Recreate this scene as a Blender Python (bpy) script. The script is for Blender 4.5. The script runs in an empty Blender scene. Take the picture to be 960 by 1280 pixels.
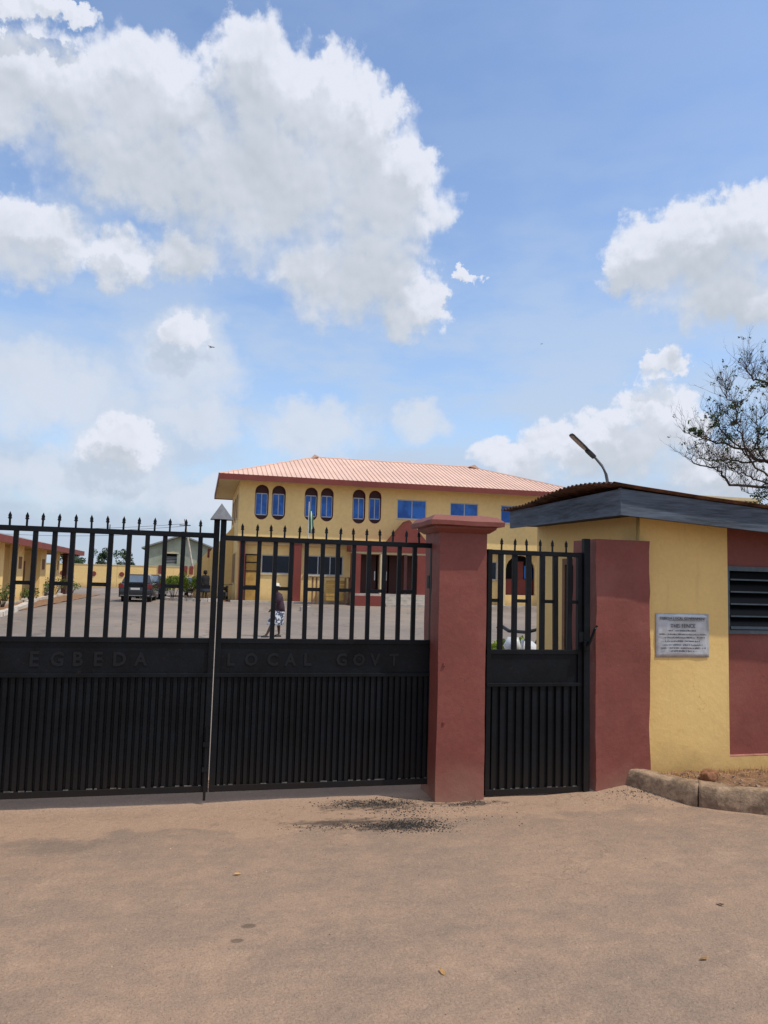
import bpy, bmesh, math, random
from mathutils import Vector, Matrix, noise
from math import radians, sin, cos, pi
random.seed(7)
S = bpy.context.scene
C = S.collection

# ------------------------------------------------------------------ camera
f, PIT, ROL, YAW = 960.0, radians(5.1), radians(1.55), radians(13.4)
F = Vector((sin(YAW)*cos(PIT), cos(YAW)*cos(PIT), sin(PIT)))
R0 = Vector((cos(YAW), -sin(YAW), 0)); U0 = R0.cross(F)
Rr = R0*cos(ROL) + U0*sin(ROL); Ur = U0*cos(ROL) - R0*sin(ROL)
cd = bpy.data.cameras.new('camera'); cam = bpy.data.objects.new('camera', cd); C.objects.link(cam)
cam.matrix_world = Matrix(((Rr.x, Ur.x, -F.x, 0), (Rr.y, Ur.y, -F.y, 0), (Rr.z, Ur.z, -F.z, 1.6), (0, 0, 0, 1)))
cd.sensor_fit = 'VERTICAL'; cd.sensor_height = 36; cd.lens = f/1280*36
cd.clip_start = 0.05; cd.clip_end = 9000
S.camera = cam

# ------------------------------------------------------------------ light
SUN = Vector((.53, -.30, 1)).normalized()
sl = bpy.data.lights.new('sun', 'SUN'); sl.energy = 3.1; sl.angle = radians(0.6); sl.color = (1, .93, .80)
so = bpy.data.objects.new('sun', sl); C.objects.link(so)
so.rotation_euler = SUN.to_track_quat('Z', 'Y').to_euler(); so.location = SUN*50
S.view_settings.view_transform = 'Standard'; S.view_settings.look = 'None'
S.view_settings.exposure = 0.03; S.view_settings.gamma = 1
S.render.resolution_x = 768; S.render.resolution_y = 1024
S.cycles.max_bounces = 6

# ------------------------------------------------------------------ world: sky with cumulus clouds
W = bpy.data.worlds.new('World'); S.world = W; W.use_nodes = True
nt = W.node_tree; nt.nodes.clear()
class NT:
    def __init__(s, t): s.t = t
    def n(s, ty, **k):
        x = s.t.nodes.new(ty)
        for a, b in k.items():
            if a.startswith('i_'):
                key = a[2:]; key = int(key) if key.isdigit() else key
                x.inputs[key].default_value = b
            else: setattr(x, a, b)
        return x
    def l(s, a, b): s.t.links.new(a, b)
    def m(s, op, a, b=None, c=None, clamp=False):
        x = s.t.nodes.new('ShaderNodeMath'); x.operation = op; x.use_clamp = clamp
        for i, v in enumerate((a, b, c)):
            if v is None: continue
            if isinstance(v, (int, float)): x.inputs[i].default_value = v
            else: s.t.links.new(v, x.inputs[i])
        return x.outputs[0]
    def mr(s, v, a, b, c=0, d=1, smooth=True):
        x = s.t.nodes.new('ShaderNodeMapRange'); x.interpolation_type = 'SMOOTHSTEP' if smooth else 'LINEAR'
        for i, q in enumerate((v, a, b, c, d)):
            if isinstance(q, (int, float)): x.inputs[i].default_value = q
            else: s.t.links.new(q, x.inputs[i])
        return x.outputs[0]
    def mix(s, fac, a, b, blend='MIX'):
        x = s.t.nodes.new('ShaderNodeMix'); x.data_type = 'RGBA'; x.blend_type = blend
        for i, v in ((0, fac), (6, a), (7, b)):
            if isinstance(v, (int, float)): x.inputs[i].default_value = v
            elif isinstance(v, tuple): x.inputs[i].default_value = (*v[:3], 1)
            else: s.t.links.new(v, x.inputs[i])
        return x.outputs[2]

# puffs: azimuth, elevation, half-width, half-height in degrees
PUFFS = [(-5.6,8.9,2.5,1.7),(-4.7,10.0,1.7,1.3),(-1.8,17.3,1.7,1.3),(-12.1,30.8,6.91,3.26),(-15.1,30.1,4.37,3.42),(-4.5,31.4,6.83,3.63),(3.1,33.6,4.57,3.53),(8.2,32.4,4.67,3.28),(-4.8,27.6,8.44,3.61),(3.5,27.7,9.06,5.50),(10.8,30.1,4.99,3.42),(12.7,27.2,5.28,3.84),(12.3,22.4,4.31,3.80),(15.4,20.0,2.57,2.23),(9.2,21.8,5.51,3.27),(14.2,29.0,2.99,2.24),
(-12.0,22.4,4.29,2.54),(-14.4,21.4,4.34,2.90),(-6.6,21.5,2.72,1.95),(-2.4,22.4,2.97,1.98),(-12.5,35.2,2.83,0.56),(-14.8,34.8,2.96,0.79),
(36.3,22.7,4.46,3.41),(38.9,23.5,3.54,2.92),(32.8,22.5,3.41,3.19),(37.8,19.9,4.09,2.45),(31.1,21.7,1.96,1.83),(19.1,22.2,1.04,0.49),(39.9,18.7,2.96,1.52),(45,21,5,3),
(33.5,15.6,1.62,1.09),(33.1,12.9,2.26,1.77),(34.1,10.9,3.18,1.94),(30.8,9.9,6.05,2.38),(27.5,9.9,3.98,2.19),(23.4,8.9,2.92,1.76),(37.2,8.0,3.54,2.18)]
SOFT = [(-1.8,17.3,2.56,1.65),(-1.5,15.1,3.41,2.51),(-10.8,12.2,4.79,2.41),(-12.8,13.0,2.93,2.10),(-5.9,8.8,3.33,2.35),(-5.1,9.7,2.44,1.96),(-8.4,6.4,6.21,1.66),(-1.0,11.5,2.84,1.60),(7.8,10.9,3.71,2.00),(15.9,11.6,1.81,1.41),(-0.2,5.5,3.40,1.45)]
fg = bpy.data.node_groups.new('cloud_field', 'ShaderNodeTree')
fg.interface.new_socket('az', in_out='INPUT', socket_type='NodeSocketFloat')
fg.interface.new_socket('el', in_out='INPUT', socket_type='NodeSocketFloat')
fg.interface.new_socket('field', in_out='OUTPUT', socket_type='NodeSocketFloat')
fg.interface.new_socket('soft', in_out='OUTPUT', socket_type='NodeSocketFloat')
g = NT(fg); gi = g.n('NodeGroupInput'); go = g.n('NodeGroupOutput')
cv = g.n('ShaderNodeCombineXYZ'); g.l(gi.outputs[0], cv.inputs[0]); g.l(gi.outputs[1], cv.inputs[1])
# warp the coordinates a little so that the puffs are not ellipses
wn = g.n('ShaderNodeTexNoise', noise_dimensions='2D', i_Scale=0.33, i_Detail=5.0, i_Roughness=0.62); g.l(cv.outputs[0], wn.inputs['Vector'])
wv = g.n('ShaderNodeVectorMath', operation='SUBTRACT'); g.l(wn.outputs['Color'], wv.inputs[0]); wv.inputs[1].default_value = (.5, .5, .5)
ws = g.n('ShaderNodeVectorMath', operation='SCALE'); ws.inputs[3].default_value = 4.2; g.l(wv.outputs[0], ws.inputs[0])
wa = g.n('ShaderNodeVectorMath', operation='ADD'); g.l(cv.outputs[0], wa.inputs[0]); g.l(ws.outputs[0], wa.inputs[1])
def field(lst):
    out = None
    for a, e, w, h in lst:
        d = g.n('ShaderNodeVectorMath', operation='SUBTRACT'); g.l(wa.outputs[0], d.inputs[0]); d.inputs[1].default_value = (a, e, 0)
        q = g.n('ShaderNodeVectorMath', operation='MULTIPLY'); g.l(d.outputs[0], q.inputs[0]); q.inputs[1].default_value = (1/w, 1/h, 0)
        L = g.n('ShaderNodeVectorMath', operation='DOT_PRODUCT'); g.l(q.outputs[0], L.inputs[0]); g.l(q.outputs[0], L.inputs[1])
        v = g.m('SUBTRACT', 1.0, L.outputs['Value'])
        out = v if out is None else g.m('SMOOTH_MAX', out, v, .35)
    return out
hard = field(PUFFS); soft = field(SOFT)
# away from the view: the same kind of clouds from plain noise
gn = g.n('ShaderNodeTexNoise', noise_dimensions='2D', i_Scale=0.075, i_Detail=2.0, i_Roughness=0.5); g.l(cv.outputs[0], gn.inputs['Vector'])
da = g.m('ABSOLUTE', g.m('SUBTRACT', gi.outputs[0], 13.0)); de = g.m('ABSOLUTE', g.m('SUBTRACT', gi.outputs[1], 18.0))
out_ = g.m('MAXIMUM', g.mr(da, 30, 44), g.mr(de, 19, 28))
gen = g.m('SUBTRACT', g.m('MULTIPLY', g.m('SUBTRACT', gn.outputs['Fac'], .47), 9.0), g.m('MULTIPLY', g.m('SUBTRACT', 1.0, out_), 6.0))
hard = g.m('MAXIMUM', g.m('MAXIMUM', hard, -2.0), gen)
fn = g.n('ShaderNodeTexNoise', noise_dimensions='2D', i_Scale=0.55, i_Detail=5.0, i_Roughness=0.54); g.l(cv.outputs[0], fn.inputs['Vector'])
fz = g.m('SUBTRACT', fn.outputs['Fac'], .5)
def billow(sc_, amp, vec):
    v = g.n('ShaderNodeTexVoronoi', voronoi_dimensions='2D', feature='SMOOTH_F1', i_Scale=sc_, i_Smoothness=.35); g.l(vec, v.inputs['Vector'])
    return g.m('MULTIPLY', g.m('SUBTRACT', .42, v.outputs['Distance']), amp)
bil = g.m('ADD', billow(.42, .6, wa.outputs[0]), billow(1.05, .32, cv.outputs[0]))
g.l(g.m('ADD', g.m('ADD', g.m('MULTIPLY_ADD', hard, 1.5, .12), bil), g.m('MULTIPLY', fz, .8)), go.inputs[0])
g.l(g.m('ADD', soft, g.m('ADD', g.m('MULTIPLY', bil, .6), g.m('MULTIPLY', fz, .8))), go.inputs[1])
w = NT(nt)
tc = w.n('ShaderNodeTexCoord'); sp = w.n('ShaderNodeSeparateXYZ'); w.l(tc.outputs['Generated'], sp.inputs[0])
az = w.m('MULTIPLY', w.m('ARCTAN2', sp.outputs[0], sp.outputs[1]), 180/pi)
el = w.m('MULTIPLY', w.m('ARCSINE', sp.outputs[2]), 180/pi)
def fnode(a, e):
    x = w.n('ShaderNodeGroup', node_tree=fg); w.l(a, x.inputs[0]); w.l(e, x.inputs[1]); return x
f1 = fnode(az, el); f2 = fnode(w.m('ADD', az, .8), w.m('ADD', el, 2.2)); f3 = fnode(w.m('ADD', az, .15), w.m('ADD', el, .45))
sky = w.n('ShaderNodeTexSky', sky_type='NISHITA', sun_disc=False, sun_elevation=math.asin(SUN.z), sun_rotation=math.atan2(SUN.x, SUN.y), air_density=1.0, dust_density=1.2, ozone_density=1.6)
skc = w.n('ShaderNodeHueSaturation'); skc.inputs['Saturation'].default_value = 1.0; w.l(sky.outputs[0], skc.inputs['Color'])
skt = w.mix(1.0, skc.outputs[0], (1.20, 1.27, 1.36), 'MULTIPLY')
under = w.mr(f2.outputs[0], -.3, 1.1)
edge = w.mr(f3.outputs[0], -.2, .8)
mask = w.mr(f1.outputs[0], -.42, w.m('ADD', .55, w.m('MULTIPLY', under, .9)))
relief = w.m('MULTIPLY', w.m('SUBTRACT', f3.outputs[0], f1.outputs[0]), .28)
bn = w.n('ShaderNodeTexNoise', noise_dimensions='2D', i_Scale=0.2, i_Detail=3.0, i_Roughness=0.5)
cb = w.n('ShaderNodeCombineXYZ'); w.l(az, cb.inputs[0]); w.l(el, cb.inputs[1]); w.l(cb.outputs[0], bn.inputs['Vector'])
shade = w.m('ADD', w.m('ADD', w.m('MULTIPLY', under, .62), w.m('MULTIPLY', edge, .10)), relief)
shade = w.m('ADD', shade, w.m('MULTIPLY', w.m('SUBTRACT', bn.outputs['Fac'], .5), .9), clamp=True)
CB = (5.1, 5.35, 6.0); CG = (3.5, 3.85, 4.35)
ccol = w.mix(shade, CB, CG)
smask = w.m('MULTIPLY', w.mr(f1.outputs[1], -1.3, .9), .9)
# thin veil that thickens to the horizon, with streaks
vn = w.n('ShaderNodeTexNoise', noise_dimensions='2D', i_Scale=0.11, i_Detail=5.0, i_Roughness=0.55)
vm = w.n('ShaderNodeVectorMath', operation='MULTIPLY'); w.l(cb.outputs[0], vm.inputs[0]); vm.inputs[1].default_value = (.8, 2.2, 1); w.l(vm.outputs[0], vn.inputs['Vector'])
veil = w.m('MULTIPLY', w.mr(vn.outputs['Fac'], .30, .64, .22, 1), w.mr(el, 34, 6, .12, .95))
haz = w.mr(el, 13, 0, 0, .7)
c0 = w.mix(veil, skt, (3.5, 4.2, 5.25))
c0 = w.mix(haz, c0, (3.1, 3.65, 4.4))
c1 = w.mix(smask, c0, w.mix(w.m('MULTIPLY', shade, .8), (4.4, 4.8, 5.5), (3.35, 3.85, 4.55)))
c2 = w.mix(mask, c1, ccol)
bg = w.n('ShaderNodeBackground'); bg.inputs[1].default_value = 0.15; w.l(c2, bg.inputs[0])
wo = w.n('ShaderNodeOutputWorld'); w.l(bg.outputs[0], wo.inputs[0])
W.cycles.sampling_method = 'MANUAL'; W.cycles.sample_map_resolution = 512

# ------------------------------------------------------------------ materials
def newmat(name):
    m = bpy.data.materials.new(name); m.use_nodes = True; t = m.node_tree
    b = t.nodes['Principled BSDF']; return m, NT(t), b
def pos(g): return g.n('ShaderNodeNewGeometry').outputs['Position']
def noise_tex(g, vec, scale, detail=6, rough=.6, stretch=None):
    if stretch:
        v = g.n('ShaderNodeVectorMath', operation='MULTIPLY'); g.l(vec, v.inputs[0]); v.inputs[1].default_value = stretch; vec = v.outputs[0]
    x = g.n('ShaderNodeTexNoise', i_Scale=scale, i_Detail=float(detail), i_Roughness=rough); g.l(vec, x.inputs['Vector']); return x.outputs['Fac']
def mat(name, col, rough=.7, var=.2, scale=3., bump=.15, bscale=40., metal=0., spec=.4, var2=.1, scale2=30., stretch=None, bdist=.01, dirt=None, wear=None, specks=None):
    m, g, b = newmat(name); p = pos(g)
    n1 = noise_tex(g, p, scale, 6, .6, stretch); n2 = noise_tex(g, p, scale2, 4, .6, stretch)
    k = g.m('ADD', g.mr(n1, .3, .7, 1-var, 1+var), g.mr(n2, .3, .7, -var2, var2))
    v = g.n('ShaderNodeVectorMath', operation='SCALE'); v.inputs[0].default_value = col; g.l(k, v.inputs[3])
    c = v.outputs[0]
    if dirt:   # (colour, z0, z1, amount): splashed soil near the foot of a wall
        dc, z0, z1, am = dirt
        s = g.n('ShaderNodeSeparateXYZ'); g.l(p, s.inputs[0])
        zz = g.m('ADD', s.outputs[2], g.m('MULTIPLY', g.m('SUBTRACT', n1, .5), .5))
        c = g.mix(g.m('MULTIPLY', g.mr(zz, z1, z0), am), c, dc)
    if wear:   # faded patches, rain streaks and hairline cracks
        fc, am = wear
        c = g.mix(g.m('MULTIPLY', g.mr(noise_tex(g, p, 1.3, 5, .65), .50, .68), am), c, fc)
        c = g.mix(g.mr(noise_tex(g, p, 7, 4, .6, (1, 1, .10)), .58, .76, 0, .16), c, (.05, .035, .025))
        v = g.n('ShaderNodeTexVoronoi', feature='DISTANCE_TO_EDGE', i_Scale=.9); q = g.n('ShaderNodeTexNoise', i_Scale=3.5, i_Detail=5.0); g.l(p, q.inputs['Vector'])
        a = g.n('ShaderNodeVectorMath', operation='MULTIPLY_ADD'); g.l(q.outputs['Color'], a.inputs[0]); a.inputs[1].default_value = (.8, .8, .8); g.l(p, a.inputs[2]); g.l(a.outputs[0], v.inputs['Vector'])
        c = g.mix(g.m('MULTIPLY', g.mr(v.outputs['Distance'], .0, .0035, .45, 0), g.mr(n1, .5, .6)), c, (.05, .03, .02))
        c = g.mix(g.mr(noise_tex(g, p, 38, 2, .5), .70, .76, 0, .5), c, fc)
    if specks: c = g.mix(g.mr(noise_tex(g, p, 26, 4, .7), .64, .74, 0, specks[1]), c, specks[0])
    g.l(c, b.inputs['Base Color'])
    b.inputs['Roughness'].default_value = rough; b.inputs['Metallic'].default_value = metal
    b.inputs['Specular IOR Level'].default_value = spec
    if bump:
        bn = noise_tex(g, p, bscale, 5, .65, stretch)
        bb = g.n('ShaderNodeBump', i_Strength=bump, i_Distance=bdist); g.l(bn, bb.inputs['Height']); g.l(bb.outputs[0], b.inputs['Normal'])
    return m
SOIL = (.22, .135, .085)
M = {}
M['maroon'] = mat('maroon_wall_paint', (.205, .056, .043), .62, .10, 2.2, .3, 16, var2=.05, bdist=.012, dirt=((.30, .16, .11), -.10, .30, .9), wear=((.27, .095, .075), .45))
M['yellow'] = mat('yellow_wall_paint', (.75, .51, .19), .7, .05, 1.8, .35, 14, var2=.03, bdist=.012, dirt=((.40, .26, .10), .06, .42, .75), wear=((.78, .56, .23), .35))
M['lit_maroon'] = mat('sunlit_sill_paint', (.36, .16, .12), .7, .2, 9, .3, 60)  # lighter maroon: sunlight on the recess sill is put into its colour
M['cream_wall'] = mat('far_yellow_paint', (.82, .58, .245), .75, .05, .35, .15, 3, var2=.04, scale2=4, dirt=((.40, .26, .12), 0, .7, .5))
M['cream_trim'] = mat('cream_trim_paint', (.62, .50, .30), .7, .05, 1, .1, 5)
M['far_maroon'] = mat('far_maroon_paint', (.19, .038, .028), .6, .1, 1, .1, 5)
M['dark_maroon'] = mat('dark_maroon_paint', (.06, .016, .014), .6, .1, 1, .1, 5)
M['gate'] = mat('black_gate_paint', (.0040, .0054, .0078), .5, .4, 5, .3, 60, spec=.2, var2=.2, bdist=.004, dirt=((.035, .026, .02), -.15, .5, .5), specks=((.05, .02, .012), .5))
M['gate_pale'] = mat('pale_gate_edge', (.12, .11, .10), .7, .5, 25, .2, 60)
M['letter'] = mat('welded_letter_paint', (.0062, .008, .011), .42, .2, 9, .2, 80, spec=.3, bdist=.003)
M['cap_metal'] = mat('grey_sheet_metal', (.13, .135, .15), .45, .2, 9, .1, 60, metal=.4)
M['rust'] = mat('rusty_corrugated_iron', (.11, .05, .028), .8, .5, 6, .3, 60, metal=.2, var2=.3)
M['fascia'] = mat('weathered_blue_grey_board', (.072, .093, .125), .75, .38, 2.6, .6, 26, var2=.3, scale2=14, stretch=(.35, .35, 4.), bdist=.006)
M['soffit'] = mat('dark_soffit_board', (.03, .026, .024), .8, .2, 4, .2, 30)
M['louvre_frame'] = mat('blue_grey_louvre_steel', (.075, .10, .125), .5, .15, 9, .1, 60)
M['black_glass'] = mat('dark_louvre_glass', (.004, .005, .006), .3, .1, 9, 0, spec=.12)
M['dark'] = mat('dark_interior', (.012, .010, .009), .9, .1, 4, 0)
M['plaque'] = mat('dull_aluminium_plate', (.50, .51, .54), .5, .12, 14, .15, 30, metal=.55, var2=.06, bdist=.006)
M['ink'] = mat('engraved_black_ink', (.055, .055, .06), .6, .3, 60, 0)
M['kerb'] = mat('cast_concrete_kerb', (.29, .20, .13), .95, .4, 9, .7, 55, var2=.16, scale2=45, bdist=.012, dirt=((.17, .10, .065), -.02, .09, .7))
M['concrete'] = mat('pale_concrete', (.42, .38, .33), .9, .2, 2, .3, 12)
M['white_kerb'] = mat('whitewashed_kerb', (.55, .50, .44), .9, .3, 3, .3, 12)
M['soil'] = mat('loose_red_soil', (.25, .14, .075), .95, .35, 8, .9, 60, var2=.25, bdist=.02)
M['brick'] = mat('red_laterite_clod', (.24, .11, .055), .95, .3, 20, .8, 70, bdist=.01)
M['grit'] = mat('black_bitumen_grit', (.022, .018, .016), .8, .5, 60, .2, 90)
M['pebble'] = mat('brown_pebbles', (.33, .24, .18), .9, .6, 30, .3, 90)
M['dry_leaf'] = mat('dry_leaf_litter', (.40, .22, .08), .8, .3, 30, .1, 60)
M['lamp_body'] = mat('dark_lamp_housing', (.018, .019, .022), .5, .1, 9, 0)
M['lamp_glass'] = mat('dull_led_panel', (.35, .25, .2), .3, .5, 90, 0)
M['galv'] = mat('galvanised_pole', (.16, .17, .19), .5, .1, 9, 0, metal=.5)
M['white_pole'] = mat('white_painted_pole', (.55, .56, .55), .5, .1, 3, 0)
M['bark'] = mat('grey_brown_bark', (.055, .036, .028), .9, .3, 6, .3, 30)
M['leaf'] = mat('dull_green_leaf', (.045, .075, .022), .6, .35, 3, 0, spec=.3)
M['leaf_dry'] = mat('browned_leaf', (.13, .08, .035), .7, .3, 3, 0)
M['bush'] = mat('garden_bush_leaf', (.075, .12, .025), .6, .4, 1.5, 0, spec=.3)
M['bush_lime'] = mat('lime_bush_leaf', (.22, .30, .03), .6, .35, 1.5, 0, spec=.3)
M['far_leaf'] = mat('far_tree_leaf', (.04, .075, .03), .7, .4, .5, 0)
M['wood'] = mat('raw_timber', (.20, .10, .05), .8, .2, 3, .2, 20)
M['plank'] = mat('yellow_painted_plank', (.45, .27, .07), .8, .2, 2, .2, 10)
M['white_frame'] = mat('white_aluminium_frame', (.42, .45, .50), .5, .05, 2, 0)
M['dark_glass'] = mat('navy_window_glass', (.004, .012, .028), .15, .2, .7, 0, spec=.3)
M['hut'] = mat('grey_green_render', (.33, .36, .29), .85, .2, .5, .1, 3)
M['hut_roof'] = mat('weathered_grey_roofing', (.24, .25, .26), .7, .2, .7, .1, 5)
M['tyre'] = mat('black_tyre_rubber', (.012, .012, .012), .8, .2, 9, .1, 50)
M['chrome'] = mat('bright_trim', (.5, .5, .52), .25, .05, 5, 0, metal=.9)
M['tail'] = mat('red_tail_light', (.18, .02, .018), .3, .1, 5, 0)
M['plate'] = mat('white_number_plate', (.6, .6, .58), .5, .05, 5, 0)
M['rim'] = mat('grey_wheel_rim', (.25, .25, .26), .35, .1, 5, 0, metal=.7)
def carpaint(name, col):
    m, g, b = newmat(name); b.inputs['Base Color'].default_value = (*col, 1); b.inputs['Roughness'].default_value = .3
    b.inputs['Coat Weight'].default_value = .8; b.inputs['Coat Roughness'].default_value = .06
    n = noise_tex(g, pos(g), 2.0); g.l(g.mr(n, .3, .8, .28, .45), b.inputs['Roughness']); return m
M['car_navy'] = carpaint('dark_navy_car_paint', (.012, .015, .028))
M['car_wine'] = carpaint('dark_wine_car_paint', (.03, .012, .018))
M['car_white'] = carpaint('white_car_paint', (.6, .62, .66))
M['skin'] = mat('dark_brown_skin', (.06, .028, .017), .55, .1, 9, .05, 50)
M['shirt'] = mat('dark_plum_cloth', (.045, .022, .035), .85, .2, 9, .2, 50)
M['black_cloth'] = mat('black_cloth', (.009, .009, .011), .85, .2, 9, .2, 50)
M['navy_cloth'] = mat('navy_cloth', (.018, .026, .04), .85, .2, 9, .2, 50)
M['hat'] = mat('white_woven_hat', (.62, .58, .52), .8, .1, 20, .2, 80)
M['purple'] = mat('purple_cloth', (.12, .025, .06), .85, .2, 9, .2, 50)
M['hair'] = mat('black_hair', (.008, .007, .007), .8, .2, 30, .3, 90)
M['green_cloth'] = mat('flag_green', (.05, .13, .07), .8, .1, 5, .1, 20)
M['white_cloth'] = mat('flag_white', (.6, .62, .6), .8, .1, 5, .1, 20)
M['feather'] = mat('dark_bird_feather', (.02, .018, .017), .8, .2, 9, 0)
# blue reflective glass, varied a little from pane to pane
m, g, b = newmat('blue_reflective_glass'); p = pos(g); n1 = noise_tex(g, p, 1.3, 2)
g.l(g.mix(g.mr(n1, .35, .65), (.010, .085, .36), (.025, .17, .60)), b.inputs['Base Color']); b.inputs['Roughness'].default_value = .2; b.inputs['Specular IOR Level'].default_value = .35; M['blue_glass'] = m
# salmon long-span roofing
M['roof'] = mat('salmon_roof_sheet', (.70, .48, .39), .65, .07, .5, .1, 3, var2=.05, spec=.3)
M['roof_rib'] = mat('salmon_roof_rib', (.63, .405, .315), .65, .07, .5, 0)
M['purlin'] = M['roof']
# printed skirt
m, g, b = newmat('patterned_skirt_cloth'); p = pos(g); n1 = noise_tex(g, p, 14, 2, .4)
g.l(g.mix(g.mr(n1, .47, .53), (.07, .08, .13), (.62, .66, .72)), b.inputs['Base Color']); b.inputs['Roughness'].default_value = .85; M['skirt'] = m
# forecourt: worn asphalt under a film of red dust
m, g, b = newmat('dusty_worn_asphalt'); p = pos(g)
a1 = noise_tex(g, p, .55, 5, .55); a2 = noise_tex(g, p, 2.3, 7, .62); a3 = noise_tex(g, p, 95, 3, .7); a4 = noise_tex(g, p, 18, 5, .7)
streak = noise_tex(g, p, 1.1, 6, .6, (1., 3.2, 1.))
a5 = noise_tex(g, p, 6.5, 7, .68, (1, 1.5, 1))
dust = g.mr(g.m('ADD', g.m('ADD', g.m('MULTIPLY', a1, .30), g.m('MULTIPLY', streak, .30)), g.m('MULTIPLY', a5, .40)), .36, .62)
sepp = g.n('ShaderNodeSeparateXYZ'); g.l(p, sepp.inputs[0])
drift = g.mr(g.m('ADD', sepp.outputs[1], g.m('MULTIPLY', g.m('SUBTRACT', a2, .5), 1.7)), 5.02, 5.16, 0, .65)
dust = g.m('ADD', g.m('MULTIPLY', dust, .75), g.m('ADD', drift, g.mr(a2, .35, .75, -.12, .3)), clamp=True)
base = g.mix(dust, (.255, .184, .138), (.375, .250, .172))
base = g.mix(g.mr(a2, .56, .72, 0, .35), base, (.44, .31, .22))
base = g.mix(g.mr(a4, .57, .70, 0, .42), base, (.185, .135, .10))
base = g.mix(g.mr(a4, .42, .30, 0, .35), base, (.42, .30, .215))
crk = g.n('ShaderNodeTexVoronoi', feature='DISTANCE_TO_EDGE', i_Scale=.62); cw = g.n('ShaderNodeTexNoise', i_Scale=3.0, i_Detail=6.0, i_Roughness=.65); g.l(p, cw.inputs['Vector'])
cwa = g.n('ShaderNodeVectorMath', operation='MULTIPLY_ADD'); g.l(cw.outputs['Color'], cwa.inputs[0]); cwa.inputs[1].default_value = (.9, .9, 0); g.l(p, cwa.inputs[2]); g.l(cwa.outputs[0], crk.inputs['Vector'])
crm = g.m('MULTIPLY', g.mr(crk.outputs['Distance'], .001, .007, 1, 0), g.mr(a1, .52, .60, 0, .22))
base = g.mix(crm, base, (.10, .07, .055))
vor = g.n('ShaderNodeTexVoronoi', i_Scale=120.0); g.l(p, vor.inputs['Vector'])
spk = g.mr(vor.outputs['Distance'], .12, .34, .55, 0)
vc = g.n('ShaderNodeSeparateColor'); g.l(vor.outputs['Color'], vc.inputs[0])
base = g.mix(g.m('MULTIPLY', spk, g.mr(vc.outputs[0], .3, .9)), base, (.46, .38, .31))
base = g.mix(g.m('MULTIPLY', spk, g.mr(vc.outputs[1], .70, .95)), base, (.07, .05, .04))
k = g.mr(a3, .3, .7, .80, 1.18, False); sc = g.n('ShaderNodeVectorMath', operation='SCALE'); g.l(base, sc.inputs[0]); g.l(k, sc.inputs[3])
# the old spill of bitumen beside the pillar
def blob(cx, cy, rx, ry):
    d = g.n('ShaderNodeVectorMath', operation='SUBTRACT'); g.l(p, d.inputs[0]); d.inputs[1].default_value = (cx, cy, 0)
    q = g.n('ShaderNodeVectorMath', operation='MULTIPLY'); g.l(d.outputs[0], q.inputs[0]); q.inputs[1].default_value = (1/rx, 1/ry, 0)
    L = g.n('ShaderNodeVectorMath', operation='LENGTH'); g.l(q.outputs[0], L.inputs[0]); return g.m('SUBTRACT', 1.0, L.outputs['Value'])
st = g.m('MAXIMUM', g.m('MAXIMUM', blob(1.30, 5.50, .52, .17), blob(1.30, 5.05, .42, .16)), g.m('MAXIMUM', blob(1.0, 5.15, .5, .10), blob(2.0, 5.46, .35, .09)))
sn = noise_tex(g, p, 9, 6, .75, (1, 2.2, 1))
stm = g.mr(g.m('ADD', st, g.m('MULTIPLY', g.m('SUBTRACT', sn, .5), 3.4)), .0, .85, 0, .85)
st2 = g.mr(g.m('ADD', blob(-.75, 4.95, .6, .22), g.m('MULTIPLY', g.m('SUBTRACT', sn, .5), 1.6)), .1, .9, 0, .4)
col = g.mix(stm, sc.outputs[0], (.055, .043, .037)); col = g.mix(st2, col, (.13, .105, .09))
oil = g.mr(g.m('ADD', blob(.3, 3.72, .05, .035), g.m('MULTIPLY', g.m('SUBTRACT', sn, .5), .6)), .1, .5, 0, .6)
oil2 = g.mr(g.m('ADD', blob(.24, 3.58, .04, .03), g.m('MULTIPLY', g.m('SUBTRACT', sn, .5), .6)), .1, .5, 0, .6)
col = g.mix(g.m('MAXIMUM', oil, oil2), col, (.07, .05, .042))
g.l(col, b.inputs['Base Color']); b.inputs['Roughness'].default_value = .88; b.inputs['Specular IOR Level'].default_value = .25
hb = g.m('ADD', g.m('MULTIPLY', a3, .5), g.m('ADD', g.m('MULTIPLY', spk, .5), g.m('SUBTRACT', g.m('MULTIPLY', a4, 1.6), g.m('MULTIPLY', crm, 1.5))))
bb = g.n('ShaderNodeBump', i_Strength=.8, i_Distance=.010); g.l(hb, bb.inputs['Height']); g.l(bb.outputs[0], b.inputs['Normal']); M['forecourt'] = m
# courtyard: grey paving inside the gates
m, g, b = newmat('old_courtyard_asphalt'); p = pos(g)
a1 = noise_tex(g, p, .12, 5, .6, (1, .6, 1)); a2 = noise_tex(g, p, 1.4, 6, .65, (1, .5, 1)); a3 = noise_tex(g, p, 20, 4, .7)
base = g.mix(g.mr(a1, .4, .62), (.185, .152, .13), (.26, .205, .165)); base = g.mix(g.mr(a2, .52, .72, 0, .5), base, (.31, .24, .19)); base = g.mix(g.mr(a2, .44, .30, 0, .5), base, (.17, .14, .12))
cr = g.n('ShaderNodeTexVoronoi', feature='DISTANCE_TO_EDGE', i_Scale=.28); 
wv = g.n('ShaderNodeVectorMath', operation='ADD'); wn_ = g.n('ShaderNodeTexNoise', i_Scale=1.5, i_Detail=5.0); g.l(p, wn_.inputs['Vector']); g.l(p, wv.inputs[0]); g.l(wn_.outputs['Color'], wv.inputs[1]); g.l(wv.outputs[0], cr.inputs['Vector'])
base = g.mix(g.mr(cr.outputs['Distance'], .0, .02, .6, 0), base, (.09, .07, .06))
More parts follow.
